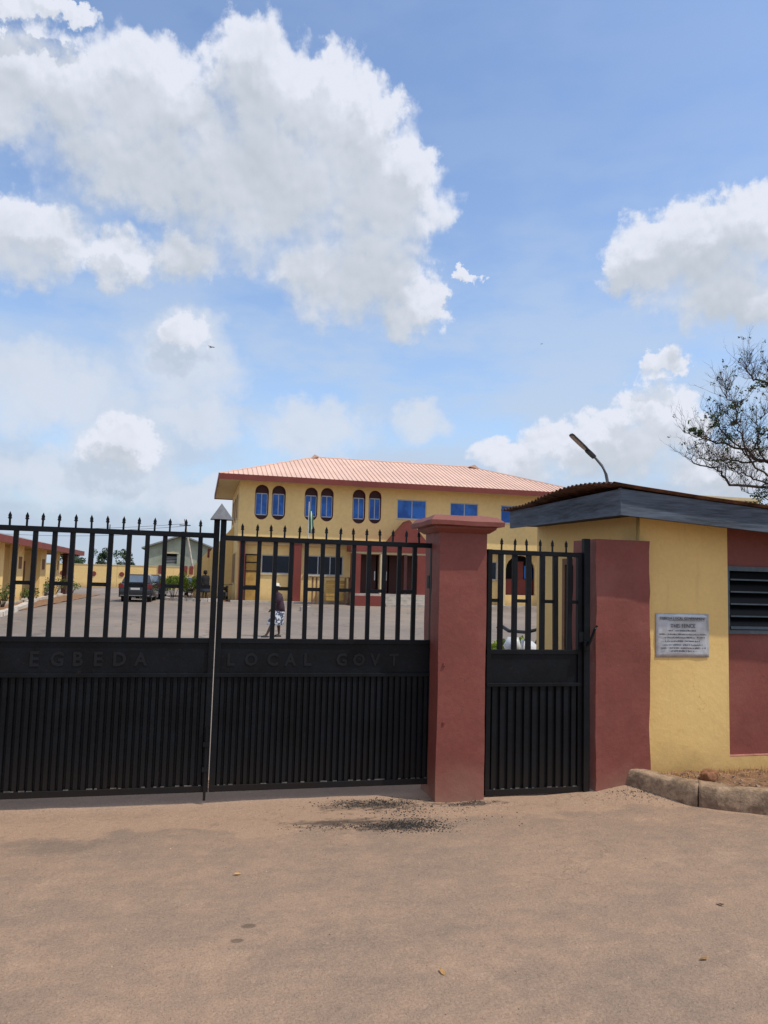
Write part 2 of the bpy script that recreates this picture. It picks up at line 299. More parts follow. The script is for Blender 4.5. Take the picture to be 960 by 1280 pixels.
k = g.mr(a3, .3, .7, .85, 1.15, False); sc = g.n('ShaderNodeVectorMath', operation='SCALE'); g.l(base, sc.inputs[0]); g.l(k, sc.inputs[3])
g.l(sc.outputs[0], b.inputs['Base Color']); b.inputs['Roughness'].default_value = .9; M['courtyard'] = m
m, g, b = newmat('scrubby_ground'); p = pos(g); a1 = noise_tex(g, p, .05, 6, .6)
g.l(g.mix(g.mr(a1, .4, .6), (.10, .12, .035), (.26, .17, .10)), b.inputs['Base Color']); b.inputs['Roughness'].default_value = .95; M['scrub'] = m

# ------------------------------------------------------------------ helpers
class MB:
    def __init__(s): s.bm = bmesh.new()
    def box(s, x0, x1, y0, y1, z0, z1, bev=0.):
        v = [s.bm.verts.new(p) for p in ((x0,y0,z0),(x1,y0,z0),(x1,y1,z0),(x0,y1,z0),(x0,y0,z1),(x1,y0,z1),(x1,y1,z1),(x0,y1,z1))]
        fs = [s.bm.faces.new([v[i] for i in q]) for q in ((0,3,2,1),(4,5,6,7),(0,1,5,4),(1,2,6,5),(2,3,7,6),(3,0,4,7))]
        if bev:
            es = list({e for q in fs for e in q.edges}); bmesh.ops.bevel(s.bm, geom=es, offset=bev, segments=2, affect='EDGES', profile=.5)
        return s
    def prism(s, pts, axis, a, b):   # polygon pts in the other two axes, swept from a to b
        def P(u, v, t): return {'x': (t, u, v), 'y': (u, t, v), 'z': (u, v, t)}[axis]
        A = [s.bm.verts.new(P(u, v, a)) for u, v in pts]; B = [s.bm.verts.new(P(u, v, b)) for u, v in pts]
        n = len(pts); s.bm.faces.new(A); s.bm.faces.new(B[::-1])
        for i in range(n): s.bm.faces.new((A[i], B[i], B[(i+1) % n], A[(i+1) % n]))
        return s
    def loft(s, rings, n=16, cap=True):   # rings: centre, half sizes and optional exponent
        rs = []
        for cx, cy, cz, rx, ry in rings:
            rs.append([s.bm.verts.new((cx+rx*cos(2*pi*i/n), cy+ry*sin(2*pi*i/n), cz)) for i in range(n)])
        for a, b in zip(rs, rs[1:]):
            for i in range(n): s.bm.faces.new((a[i], a[(i+1) % n], b[(i+1) % n], b[i]))
        if cap: s.bm.faces.new(rs[0][::-1]); s.bm.faces.new(rs[-1])
        return s
    def tube(s, pts, r, n=8, cap=True):
        pts = [Vector(p) for p in pts]; rr = r if isinstance(r, (list, tuple)) else [r]*len(pts); rs = []
        for i, p in enumerate(pts):
            d = (pts[min(i+1, len(pts)-1)] - pts[max(i-1, 0)]).normalized()
            a = d.cross(Vector((0, 0, 1)) if abs(d.z) < .9 else Vector((0, 1, 0))).normalized(); b = d.cross(a)
            rs.append([s.bm.verts.new(p + (a*cos(2*pi*k/n) + b*sin(2*pi*k/n))*rr[i]) for k in range(n)])
        for a, b in zip(rs, rs[1:]):
            for i in range(n): s.bm.faces.new((a[i], a[(i+1) % n], b[(i+1) % n], b[i]))
        if cap: s.bm.faces.new(rs[0][::-1]); s.bm.faces.new(rs[-1])
        return s
    def poly(s, pts): s.bm.faces.new([s.bm.verts.new(p) for p in pts]); return s
    def rough(s, amp, scale, cuts=0, seed=0.):
        if cuts: bmesh.ops.subdivide_edges(s.bm, edges=s.bm.edges[:], cuts=cuts, use_grid_fill=True)
        for v in s.bm.verts:
            q = v.co*scale + Vector((seed, seed, seed)); v.co += Vector((noise.noise(q), noise.noise(q+Vector((9, 0, 0))), noise.noise(q+Vector((0, 9, 0)))))*amp
        return s
    def mesh(s, name, m, smooth=False):
        bmesh.ops.recalc_face_normals(s.bm, faces=s.bm.faces[:])
        me = bpy.data.meshes.new(name); s.bm.to_mesh(me); s.bm.free(); me.materials.append(M[m] if isinstance(m, str) else m)
        if smooth:
            for p in me.polygons: p.use_smooth = True
        return me
    def build(s, name, m, parent=None, loc=(0, 0, 0), smooth=False, local=False):
        me = s.mesh(name, m, smooth)
        o = bpy.data.objects.new(name, me); C.objects.link(o)
        if parent is None: o.location = loc
        elif local: o.parent = parent; o.location = loc
        else:       # vertices were given in world space
            off = Vector((0, 0, 0)); q = parent
            while q: off += q.location; q = q.parent
            me.transform(Matrix.Translation(-off)); o.parent = parent
        return o
def put(me, name, parent, loc, rz=0.):    # one more piece with a shared mesh, loc in world space for unrotated parents
    o = bpy.data.objects.new(name, me); C.objects.link(o); o.parent = parent
    off = Vector((0, 0, 0)); q = parent
    while q: off += q.location; q = q.parent
    o.location = Vector(loc) - off; o.rotation_euler.z = rz
    if name == 'bar': o.rotation_euler = (random.gauss(0, .003), random.gauss(0, .0035), random.gauss(0, .04))
    if name == 'slat': o.rotation_euler = (random.gauss(0, .0012), random.gauss(0, .0012), random.gauss(0, .02))
    return o
def root(name, label, cat, loc=(0, 0, 0), rz=0., group=None):
    o = bpy.data.objects.new(name, None); C.objects.link(o); o.location = loc; o.rotation_euler.z = rz
    o.empty_display_size = .2; o['label'] = label; o['category'] = cat
    if group: o['group'] = group
    return o
def tag(o, label=None, cat=None, group=None, kind=None):
    for k, v in (('label', label), ('category', cat), ('group', group), ('kind', kind)):
        if v: o[k] = v
    return o
def kids(o): return [c for c in C.objects if c.parent == o]
def copy_tree(o, loc=None, rz=None, label=None, parent=None):
    c = o.copy(); C.objects.link(c); c.parent = parent
    if loc is not None: c.location = loc
    if rz is not None: c.rotation_euler.z = rz
    if label: c['label'] = label
    for ch in kids(o): copy_tree(ch, parent=c)
    return c
def sheet_with_holes(x0, x1, z0, z1, holes, y0, y1, name='wall'):
    """upright wall slab with real openings, between y0 (front) and y1"""
    cu = bpy.data.curves.new(name, 'CURVE'); cu.dimensions = '2D'; cu.fill_mode = 'BOTH'; cu.extrude = abs(y1-y0)/2
    for pts in [[(x0, z0), (x1, z0), (x1, z1), (x0, z1)]] + holes:
        sp_ = cu.splines.new('POLY'); sp_.points.add(len(pts)-1)
        for i, q in enumerate(pts): sp_.points[i].co = (q[0], q[1], 0, 1)
        sp_.use_cyclic_u = True
    o = bpy.data.objects.new(name, cu); C.objects.link(o); bpy.context.view_layer.update()
    me = bpy.data.meshes.new_from_object(o.evaluated_get(bpy.context.evaluated_depsgraph_get()))
    bpy.data.objects.remove(o); bpy.data.curves.remove(cu)
    me.transform(Matrix(((1, 0, 0, 0), (0, 0, 1, (y0+y1)/2), (0, 1, 0, 0), (0, 0, 0, 1))))
    bm = MB(); bm.bm.from_mesh(me); bpy.data.meshes.remove(me)
    bmesh.ops.remove_doubles(bm.bm, verts=bm.bm.verts[:], dist=1e-5)
    return bm
def rect(x0, x1, z0, z1): return [(x0, z0), (x0, z1), (x1, z1), (x1, z0)]
def capsule(cx, cz, w_, h_, n=10):
    r = w_/2; a = h_/2 - r
    return [(cx+r*cos(t*pi/n), cz+a+r*sin(t*pi/n)) for t in range(n+1)] + [(cx-r*cos(t*pi/n), cz-a-r*sin(t*pi/n)) for t in range(n+1)]
def text_mesh(txt, size, ext, font_w=1.0, bold=0.):
    cu = bpy.data.curves.new('text', 'FONT'); cu.body = txt; cu.size = size; cu.extrude = ext; cu.align_x = 'CENTER'; cu.offset = bold; cu.resolution_u = 2
    o = bpy.data.objects.new('text', cu); C.objects.link(o); bpy.context.view_layer.update()
    me = bpy.data.meshes.new_from_object(o.evaluated_get(bpy.context.evaluated_depsgraph_get()))
    bpy.data.objects.remove(o); bpy.data.curves.remove(cu)
    me.transform(Matrix(((font_w, 0, 0, 0), (0, 0, -1, 0), (0, 1, 0, 0), (0, 0, 0, 1))))
    return me
def leaves(mb, c, rad, n, size, seed=0, flat=1., updrift=0.):
    rnd = random.Random(seed)
    for _ in range(n):
        while True:
            q = Vector((rnd.uniform(-1, 1), rnd.uniform(-1, 1), rnd.uniform(-1, 1)))
            if q.length < 1: break
        p = Vector(c) + Vector((q.x*rad[0], q.y*rad[1], q.z*rad[2]))
        a = Vector((rnd.gauss(0, 1), rnd.gauss(0, 1), rnd.gauss(0, 1)+updrift)).normalized(); b_ = a.cross(Vector((rnd.gauss(0, 1), rnd.gauss(0, 1), rnd.gauss(0, 1)))).normalized()
        s_ = size*rnd.uniform(.6, 1.3)
        mb.poly([p-a*s_*.5, p+b_*s_*.22, p+a*s_*.5, p-b_*s_*.22])

# ================================================================== THE SETTING
def gh(x, y):      # height of the forecourt
    h = .012*noise.noise(Vector((x*.8, y*.8, 0))) + .007*noise.noise(Vector((x*4, y*4, 3))) + .0016*noise.noise(Vector((x*22, y*22, 7)))
    d = math.exp(-(((x-3.45)/.38)**2 + ((y-5.62)/.30)**2)); h += .085*d
    t = max(0., min(1., (6.3-y)/.5)); t2 = max(0, min(1, (y+2.8)/.6)); t3 = max(0, min(1, (8.8-abs(x))/.8))
    return h*min(t, t2, t3)
def grid(xs, ys, fn, name, m, smooth=True):
    vs = [(x, y, fn(x, y)) for y in ys for x in xs]; n = len(xs)
    fs = [(j*n+i, j*n+i+1, (j+1)*n+i+1, (j+1)*n+i) for j in range(len(ys)-1) for i in range(n-1)]
    me = bpy.data.meshes.new(name); me.from_pydata(vs, [], fs); me.materials.append(M[m])
    for p in me.polygons: p.use_smooth = smooth
    o = bpy.data.objects.new(name, me); C.objects.link(o); return o
rng = lambda a, b, n: [a+(b-a)*i/n for i in range(n+1)]
tag(grid([-4000, -400, -100, -40, -15, 0, 15, 40, 100, 400, 4000], [-600, -60, -12, 0, 20, 60, 120, 300, 900, 4000], lambda x, y: -.03, 'ground', 'scrub'), kind='structure')
tag(grid(rng(-9, 9, 300), rng(-3, 6.45, 200), gh, 'forecourt', 'forecourt'), kind='structure')
tag(grid([-30, -9.2, 0, 10, 45], [6.45, 12, 30, 60, 92], lambda x, y: .0, 'courtyard', 'courtyard'), kind='structure')
tag(grid([-60, -30, -9, 9, 30, 60], [-12, -3], lambda x, y: -.012, 'road', 'forecourt'), kind='structure')

# loose stones and grit of the forecourt
def stones(name, m, spots, label, cat):
    mb = MB(); rnd = random.Random(len(spots))
    for x, y, r in spots:
        z = gh(x, y); a = rnd.uniform(0, 6)
        vs = [mb.bm.verts.new((x+r*cos(a+k*pi/2.5)*rnd.uniform(.6, 1.2), y+r*sin(a+k*pi/2.5)*rnd.uniform(.6, 1.2), z-.001)) for k in range(5)]
        t = [mb.bm.verts.new(((v.co.x-x)*.55+x, (v.co.y-y)*.55+y, z+r*rnd.uniform(.3, .65))) for v in vs]
        for k in range(5): mb.bm.faces.new((vs[k], vs[(k+1) % 5], t[(k+1) % 5], t[k]))
        mb.bm.faces.new(t)
    return tag(mb.build(name, m), label, cat, kind='stuff')
rnd = random.Random(3)
sp1 = []
for cx, cy, rx, ry, n in ((1.44, 5.02, .22, .11, 480), (1.28, 5.55, .30, .09, 300), (1.1, 5.05, .35, .06, 120), (1.5, 5.33, .30, .16, 110), (1.95, 5.46, .20, .04, 50), (1.8, 5.1, .5, .25, 20), (3.35, 5.42, .2, .07, 60)):
    for _ in range(n*3): sp1.append((rnd.gauss(cx, rx*.6), rnd.gauss(cy, ry*.6), rnd.choice((.0022, .003, .004, .005, .0075))))
stones('bitumen_grit', 'grit', sp1, 'loose black bitumen grit spilled beside the foot of the maroon pillar', 'grit')
sp2 = []
for _ in range(3800): 
    y = 2.4+3.3*rnd.random()**.8; sp2.append((rnd.uniform(-2.6, 4.2), y, rnd.choice((.0016, .002, .002, .0025, .003, .0045))))
for _ in range(260): sp2.append((rnd.gauss(3.45, .25), rnd.gauss(5.33, .08)-.0, rnd.uniform(.003, .010)))
for _ in range(160): sp2.append((rnd.gauss(1.9, .25), rnd.gauss(5.38, .08), rnd.uniform(.003, .009)))
stones('gravel', 'pebble', [q for q in sp2 if not (1.72 < q[0] < 2.16 and q[1] > 5.46)], 'scattered small brown gravel over the dusty forecourt', 'gravel')
for i, (x, y, lab) in enumerate(((2.2, 3.05, 'small dry leaf lying alone at the right front of the forecourt'), (1.05, 3.15, 'small dry leaf lying near the bottom centre of the forecourt'), (.28, 4.35, 'curled dry leaf lying on the dusty ground left of centre'), (2.66, 3.55, 'dark dry leaf lying far right on the forecourt'))):
    mb = MB(); mb.poly([(-.022, 0, .002), (-.008, -.009, .010), (.012, -.008, .006), (.026, 0, .013), (.010, .009, .008), (-.010, .008, .004)])
    tag(mb.build('fallen_leaf', 'dry_leaf' if i < 3 else 'bark', loc=(x, y, gh(x, y)+.001)), lab, 'leaf').rotation_euler.z = i*1.7

# kerb at the right foot of the gatehouse, and the soil behind it
kroot = bpy.data.objects.new('kerb', None); C.objects.link(kroot); kroot['kind'] = 'structure'
KP = [(3.27, 5.62), (3.66, 5.12), (4.25, 4.72), (5.8, 4.5)]
for i in range(len(KP)-1):
    a = Vector((*KP[i], 0)); b_ = Vector((*KP[i+1], 0)); d = (b_-a); L = d.length; d.normalize(); nrm = Vector((-d.y, d.x, 0))
    if nrm.y < 0: nrm = -nrm
    a2 = a + d*(.006 if i else 0); b2 = b_ - d*.004; hh = .155
    mb = MB(); n = 30; ov = .05 if i else 0
    prof = [(-.012, -.04), (.0, hh*.5), (.010, hh-.016), (.028, hh), (.135, hh+.004), (.155, hh-.03), (.155, -.04)]
    rs = []
    for k in range(n+1):
        c = a2.lerp(b2, k/n); row = []
        for u, z in prof:
            q = c + nrm*u + Vector((0, 0, z + (max(0, (3.62-c.x)/.35)*.035 if z > 0 else 0))); nn = noise.noise(q*6)*.010 + noise.noise(q*22)*.010
            row.append(mb.bm.verts.new(q + nrm*nn + Vector((0, 0, nn if z > 0 else 0))))
        rs.append(row)
    for r1, r2 in zip(rs, rs[1:]):
        for k in range(len(prof)-1): mb.bm.faces.new((r1[k], r2[k], r2[k+1], r1[k+1]))
    mb.bm.faces.new(rs[0]); mb.bm.faces.new(rs[-1][::-1])
    o = mb.build('kerb_stone', 'kerb', kroot)
    for p in o.data.polygons: p.use_smooth = len(p.vertices) == 4
def soil_h(x, y):
    k = 0.128 + .03*noise.noise(Vector((x*3, y*3, 0))) + .014*noise.noise(Vector((x*14, y*14, 5)))
    return k
def kerb_y(x):
    for (x0, y0), (x1, y1) in zip(KP, KP[1:]):
        if x0 <= x <= x1: return y0+(y1-y0)*(x-x0)/(x1-x0)
    return KP[0][1] if x < KP[0][0] else KP[-1][1]
vs, fs = [], []; nx, ny = 120, 34
for j in range(ny+1):
    for i in range(nx+1):
        x = 3.47 + 2.3*i/nx; y0 = kerb_y(x-.03)+.13; y1 = 5.61; y = y0 + (max(y1, y0+.01)-y0)*j/ny; vs.append((x, y, soil_h(x, y)))
fs = [(j*(nx+1)+i, j*(nx+1)+i+1, (j+1)*(nx+1)+i+1, (j+1)*(nx+1)+i) for j in range(ny) for i in range(nx)]
me = bpy.data.meshes.new('soil_bed'); me.from_pydata(vs, [], fs); me.materials.append(M['soil'])
for p in me.polygons: p.use_smooth = True
o = bpy.data.objects.new('soil_bed', me); C.objects.link(o); tag(o, kind='structure')
mb = MB(); mb.box(-.07, .07, -.05, .05, -.04, .035, .02).rough(.03, 12, 2, 2.)
tag(mb.build('laterite_clod', 'brick', loc=(3.93, 5.36, .165), smooth=True), 'rounded red laterite clod on the soil behind the kerb', 'clod').rotation_euler.z = .4
mb = MB(); rnd = random.Random(5)
for _ in range(150):
    x = rnd.uniform(3.58, 5.2); y = rnd.uniform(kerb_y(x)+.14, 5.58)
    if y > 5.6: continue
    z = soil_h(x, y); r = rnd.uniform(.004, .013)
    mb.box(x-r, x+r*rnd.random(), y-r, y+r*.6, z-.01, z+r*rnd.uniform(.4, 1.2))
tag(mb.rough(.006, 60).build('rubble', 'pebble'), 'small rubble and stones on the soil along the wall foot', 'rubble', kind='stuff')
mb = MB()
for _ in range(260):
    x = rnd.uniform(3.56, 5.0); y = rnd.uniform(5.38, 5.57); z = soil_h(x, y); a = rnd.uniform(0, 6); h_ = rnd.uniform(.02, .06)
    mb.poly([(x-.003, y, z-.005), (x+.003, y, z-.005), (x+.02*cos(a), y+.02*sin(a), z+h_)])
tag(mb.build('dry_grass', 'dry_leaf'), 'short dry grass growing along the foot of the yellow wall', 'grass', kind='stuff')

# ================================================================== GATES
def trapezoid(w_, d_, h_):    # a pressed rib, origin at its foot, front towards -Y
    return MB().prism([(-w_/2, 0), (-w_/2*.72, -d_), (w_/2*.72, -d_), (w_/2, 0)], 'z', 0, h_).mesh('slat', 'gate')
bar_me = MB().box(-.0155, .0155, -.0155, .0155, 0, .735, .002).mesh('bar', 'gate')
def finial_mesh():
    mb = MB(); mb.box(-.0065, .0065, -.004, .004, 0, .046)
    mb.prism([(-.0065, .044), (-.014, .052), (-.009, .056), (-.011, .070), (0, .096), (.011, .070), (.009, .056), (.014, .052), (.0065, .044)], 'y', -.0045, .0045)
    return mb.mesh('finial', 'gate')
fin_me = finial_mesh()
YG = 5.62
def leaf(name, label, x0, x1, zb, bars, links, fins, text, slat_n, zt=1.905, zm=1.15, zp=.905, yg=YG, stile=(.04, .04), barme=bar_me, grp='leaves of the double iron gate'):
    r = root(name, label, 'gate', ((x0+x1)/2, yg, 0), group=grp)
    MB().box(x0, x1, yg-.02, yg+.02, zt-.036, zt, .002).build('top_rail', 'gate', r)
    MB().box(x0, x1, yg-.019, yg+.019, zm-.022, zm+.012, .002).build('middle_rail', 'gate', r)
    MB().box(x0, x1, yg-.028, yg+.019, zp-.012, zp+.014, .002).build('panel_rail', 'gate', r)
    MB().box(x0, x1, yg-.026, yg+.019, zb, zb+.042, .002).build('bottom_rail', 'gate', r)
    for xa, xb in ((x0, x0+stile[0]), (x1-stile[1], x1)):
        MB().box(xa, xb, yg-.022, yg+.022, zb-.002, zt+.002, .002).build('stile', 'gate', r)
    MB().box(x0+.02, x1-.02, yg-.006, yg+.006, zp+.014, zm-.022).build('name_panel', 'gate', r)
    MB().box(x0+.02, x1-.02, yg+.004, yg+.010, zb+.04, zp-.012).build('back_sheet', 'gate', r)
    for x in bars: put(barme, 'bar', r, (x, yg, zm+.008))
    for a, b_ in links: MB().box(a+.015, b_-.015, yg-.011, yg+.011, 1.508, 1.534).build('cross_link', 'gate', r)
    for x in fins: put(fin_me, 'finial', r, (x+random.uniform(-.004, .004), yg, zt-.002)).rotation_euler.y = random.uniform(-.04, .04)
    p = (x1-x0-stile[0]-stile[1])/slat_n
    sm = trapezoid(p*.74, .02, zp-.012-zb-.04)
    for k in range(slat_n): put(sm, 'slat', r, (x0+stile[0]+p*(k+.5), yg+.004, zb+.04))
    for x, ch, h_ in text:
        me = text_mesh(ch, h_*1.38, .003, .95, .0035); me.materials.append(M['letter'])
        put(me, 'letter', r, (x, yg-.0075, 1.03-h_/2-.012))
    # short pale strips, scattered at random along the bottom rail
    mb = MB()
    for k in range(slat_n):
        if random.random() < .6:
            xa = x0+stile[0]+p*(k+.5)+random.uniform(-.012, .012); ww = random.uniform(.006, .02)
            mb.box(xa-ww, xa+ww, yg-.024, yg-.0205, zb+.0425, zb+.047+random.random()*.004)
    tag(mb.build('pale_strips', 'gate_pale', r), kind='stuff')
    return r
LB = [-1.21+.1215*k for k in range(11)]
left = leaf('gate_leaf', 'left black iron gate leaf lettered EGBEDA on its middle panel', -1.56, .132, .108,
     [-1.453, -1.332]+LB, [(LB[0], LB[1]), (LB[2], LB[3]), (LB[4], LB[5]), (LB[6], LB[7]), (LB[8], LB[9]), (-1.453, -1.332), (LB[10], .10)],
     [-1.47, -1.36]+[-1.255+.1043*k for k in range(13)], [(-1.045, 'E', .10), (-.90, 'G', .095), (-.77, 'B', .095), (-.64, 'E', .095), (-.50, 'D', .095), (-.36, 'A', .09)], 34)
left.rotation_euler.y = 0
MB().box(.100, .118, YG-.040, YG-.023, .055, .55).build('drop_bolt', 'gate', left)
for z in (.42, .25): MB().box(.085, .125, YG-.045, YG-.022, z, z+.03).build('bolt_bracket', 'gate', left)
RB = [.3+.1168*k for k in range(12)]
right = leaf('gate_leaf', "right black iron gate leaf lettered LOCAL GOVT with grey pointed cap on its post", .1385, 1.755, .108,
     RB, [(RB[0], RB[1]), (RB[2], RB[3]), (RB[4], RB[5]), (RB[6], RB[7]), (RB[8], RB[9]), (RB[10], RB[11])],
     [.294+.1021*k for k in range(14)], [(x, c, .088) for x, c in zip((.25, .393, .545, .673, .795, 1.049, 1.178, 1.30, 1.443), 'LOCALGOVT')], 34, zt=1.892)
MB().box(.1385, .1785, YG-.022, YG+.022, 1.89, 2.005).build('post', 'gate', right)
MB().box(.0915, .132, YG-.022, YG+.022, 1.905, 2.003).build('post', 'gate', left)
mb = MB(); A = mb.bm.verts.new((.139, YG, 2.122)); B = [mb.bm.verts.new(q) for q in ((.064, YG-.07, 2.003), (.222, YG-.07, 2.003), (.222, YG+.07, 2.003), (.064, YG+.07, 2.003))]
for i in range(4): mb.bm.faces.new((A, B[i], B[(i+1) % 4]))
mb.bm.faces.new(B[::-1]); mb.build('pointed_cap', 'cap_metal', right)

for r_ in (left, right):      # both leaves hang near the back of the pillar
    r_.location = (r_.location.x*1.023, 5.75, -.0368); r_.scale = (1.023, 1.023, 1.023)
ped_bar = MB().box(-.018, .018, -.018, .018, 0, .74, .002).mesh('bar', 'gate')
PB = [2.277, 2.394, 2.511, 2.627, 2.743, 2.856]
ped = leaf('pedestrian_gate', 'narrow black iron pedestrian gate between the two maroon piers', 2.165, 2.962, .012,
     PB, [(2.18, PB[0]), (PB[1], PB[2]), (PB[3], PB[4]), (PB[5], 2.96)], [2.284, 2.393, 2.497, 2.608, 2.715, 2.832], [], 11,
     zt=1.862, zm=1.085, zp=.83, yg=5.60, stile=(.036, .036), barme=ped_bar, grp=None)
for c in kids(ped):
    if c.name.startswith('cross_link'): c.location.z -= .05
gp = root('gate_post', 'black steel gate post against the maroon pier at the pedestrian gate', 'post', (2.99, 5.58, 0))
MB().box(2.966, 3.018, 5.555, 5.605, 0, 1.975, .003).build('post', 'gate', gp)
MB().tube([(2.975, 5.54, 1.13), (2.99, 5.515, 1.155), (3.03, 5.50, 1.27), (3.05, 5.505, 1.29)], .010).build('bolt_handle', 'gate', gp)
MB().box(2.93, 2.966, 5.56, 5.60, 1.16, 1.24).box(2.955, 3.0, 5.53, 5.555, 1.10, 1.17).build('latch', 'gate', gp)

# ================================================================== PILLARS
def plaster(x0, x1, y0, y1, z0, z1, amp=.006, cuts=14, bev=.012, seed=0.):
    mb = MB(); mb.box(x0, x1, y0, y1, z0, z1)
    nz = 24
    bmesh.ops.subdivide_edges(mb.bm, edges=[e for e in mb.bm.edges if abs(e.verts[0].co.z-e.verts[1].co.z) > .1], cuts=nz)
    bmesh.ops.subdivide_edges(mb.bm, edges=[e for e in mb.bm.edges if abs(e.verts[0].co.z-e.verts[1].co.z) < 1e-5 and e.calc_length() > .05], cuts=5, use_grid_fill=True)
    for v in mb.bm.verts:
        q = v.co*3.1 + Vector((seed, 0, 0)); v.co += Vector((noise.noise(q), noise.noise(q+Vector((7, 0, 0))), 0))*amp + Vector((noise.noise(v.co*13), noise.noise(v.co*13+Vector((3, 0, 0))), 0))*amp*.35
    return mb
def pillar(x0, x1, label, seed):
    r = root('gate_pillar', label, 'pillar', ((x0+x1)/2, 5.70, 0), group='maroon pillars of the vehicle gate')
    o = plaster(x0, x1, 5.52, 5.90, -.05, 1.985, seed=seed).build('shaft', 'maroon', r)
    cx, cy = (x0+x1)/2, 5.71; hw, hd = (x1-x0)/2, .19
    mb = MB()
    def ring(ex, z): return [mb.bm.verts.new((cx+sx*(hw+ex), cy+sy*(hd+ex), z)) for sx, sy in ((-1, -1), (1, -1), (1, 1), (-1, 1))]
    rs = [ring(-.01, 1.975), ring(.012, 1.978), ring(.052, 2.005), ring(.056, 2.022), ring(.052, 2.026)]
    for a, b_ in zip(rs, rs[1:]):
        for i in range(4): mb.bm.faces.new((a[i], a[(i+1) % 4], b_[(i+1) % 4], b_[i]))
    mb.bm.faces.new(rs[0][::-1]); mb.bm.faces.new(rs[-1]); mb.rough(.003, 9, 3).build('moulding', 'maroon', r)
    mb = MB()
    rs = [ring(.048, 2.024), ring(.10, 2.027), ring(.102, 2.060), ring(.060, 2.098), ring(0.0, 2.108)]
    for a, b_ in zip(rs, rs[1:]):
        for i in range(4): mb.bm.faces.new((a[i], a[(i+1) % 4], b_[(i+1) % 4], b_[i]))
    mb.bm.faces.new(rs[0][::-1]); mb.bm.faces.new(rs[-1]); mb.rough(.005, 6, 4).build('cap', 'maroon', r)
    return r
pr_ = pillar(1.757, 2.133, 'free-standing maroon pillar with a wide moulded cap, right of the lettered gates', 0.)
for z in (.45, 1.55): MB().box(1.752, 1.775, 5.775, 5.83, z, z+.10).build('hinge', 'gate', pr_)
for z in (.55, .98): MB().box(1.800, 1.815, 5.512, 5.53, z, z+.02).rough(.004, 30, 1).build('chip', 'far_maroon', pr_)
pillar(-1.99, -1.60, 'maroon pillar holding the far left end of the EGBEDA gate leaf', 5.)
pier = root('gate_pier', 'maroon plastered pier joined to the left front corner of the gatehouse', 'pier', (3.3, 5.7, 0))
plaster(3.056, 3.532, 5.535, 5.92, -.05, 1.975, amp=.012, seed=11.).build('shaft', 'maroon', pier)
# compound wall running left from the outer pillar (outside the picture)
bw = root('compound_wall', 'yellow front compound wall left of the gates', 'wall', (-6, 5.7, 0))
MB().box(-12, -1.995, 5.62, 5.8, -.05, 2.0).build('wall', 'yellow', bw); MB().box(-12, -1.995, 5.58, 5.84, 2.0, 2.08).build('coping', 'maroon', bw)

# ================================================================== GATEHOUSE
gh_ = root('gatehouse', 'small yellow and maroon gatehouse with rusty corrugated roof and blue-grey fascia boards', 'gatehouse', (3.48, 5.6, 0))
XW, YW = 3.485, 5.60
mb = sheet_with_holes(XW, 6.2, -.05, 2.27, [rect(4.305, 5.32, .235, 2.20)], YW, YW+.055)
bmesh.ops.triangulate(mb.bm, faces=mb.bm.faces[:])
mb.build('front_wall', 'yellow', gh_)
mb = sheet_with_holes(4.29, 5.34, .22, 2.22, [rect(4.335, 5.25, 1.243, 1.792)], YW+.056, YW+.15); mb.build('recessed_panel', 'maroon', gh_)
MB().box(4.307, 5.318, YW+.004, YW+.054, .2365, .243).rough(.003, 20, 4).build('recess_sill', 'lit_maroon', gh_)
# side wall with door
mb = sheet_with_holes(YW+.056, 7.56, -.05, 2.27, [rect(6.22, 6.94, -.04, 1.83)], 0, .14, 'side_wall')
for v in mb.bm.verts: v.co = Vector((XW+v.co.y, v.co.x, v.co.z))
mb.build('side_wall', 'yellow', gh_)
MB().box(XW+.14, 6.2, 7.42, 7.56, -.05, 2.27).build("back_wall", "yellow", gh_)
MB().box(6.06, 6.2, YW+.15, 7.42, -.05, 2.2).build('end_wall', 'yellow', gh_)
df = MB().box(XW-.012, XW+.05, 6.90, 6.955, 0, 1.86).box(XW-.012, XW+.05, 6.205, 6.26, 0, 1.86).box(XW-.012, XW+.05, 6.26, 6.90, 1.80, 1.86).build('door_frame', 'wood', gh_)
d_ = MB().box(XW+.06, XW+.10, 6.27, 6.89, .02, 1.79).build('door', 'dark_maroon', gh_)
MB().box(XW+.045, XW+.059, 6.66, 6.68, .75, 1.75).build('door_edge_strip', 'white_frame', gh_)
# louvre window
x0, x1, z0, z1 = 4.322, 5.262, 1.235, 1.80
wf = MB().box(x0, x1, YW+.028, YW+.062, z1-.038, z1).box(x0, x1, YW+.028, YW+.062, z0, z0+.032).box(x0, x0+.022, YW+.028, YW+.062, z0+.032, z1-.038).box(x1-.022, x1, YW+.028, YW+.062, z0+.032, z1-.038).build('window_frame', 'louvre_frame', gh_)
for k in range(5):
    z = z0+.045+.102*k
    mb = MB(); mb.prism([(YW+.022, z), (YW+.028, z-.003), (YW+.075, z+.086), (YW+.069, z+.089)], 'x', x0+.024, x1-.024); mb.build('louvre_pane', 'black_glass', wf)
    MB().box(x0+.024, x1-.024, YW+.016, YW+.0215, z-.006, z+.006+(.012 if k == 0 else 0)).build('louvre_edge', 'louvre_frame', wf)
MB().box(x0+.01, x1-.01, YW+.11, YW+.12, z0, z1).build('dark_backing', 'dark', wf)
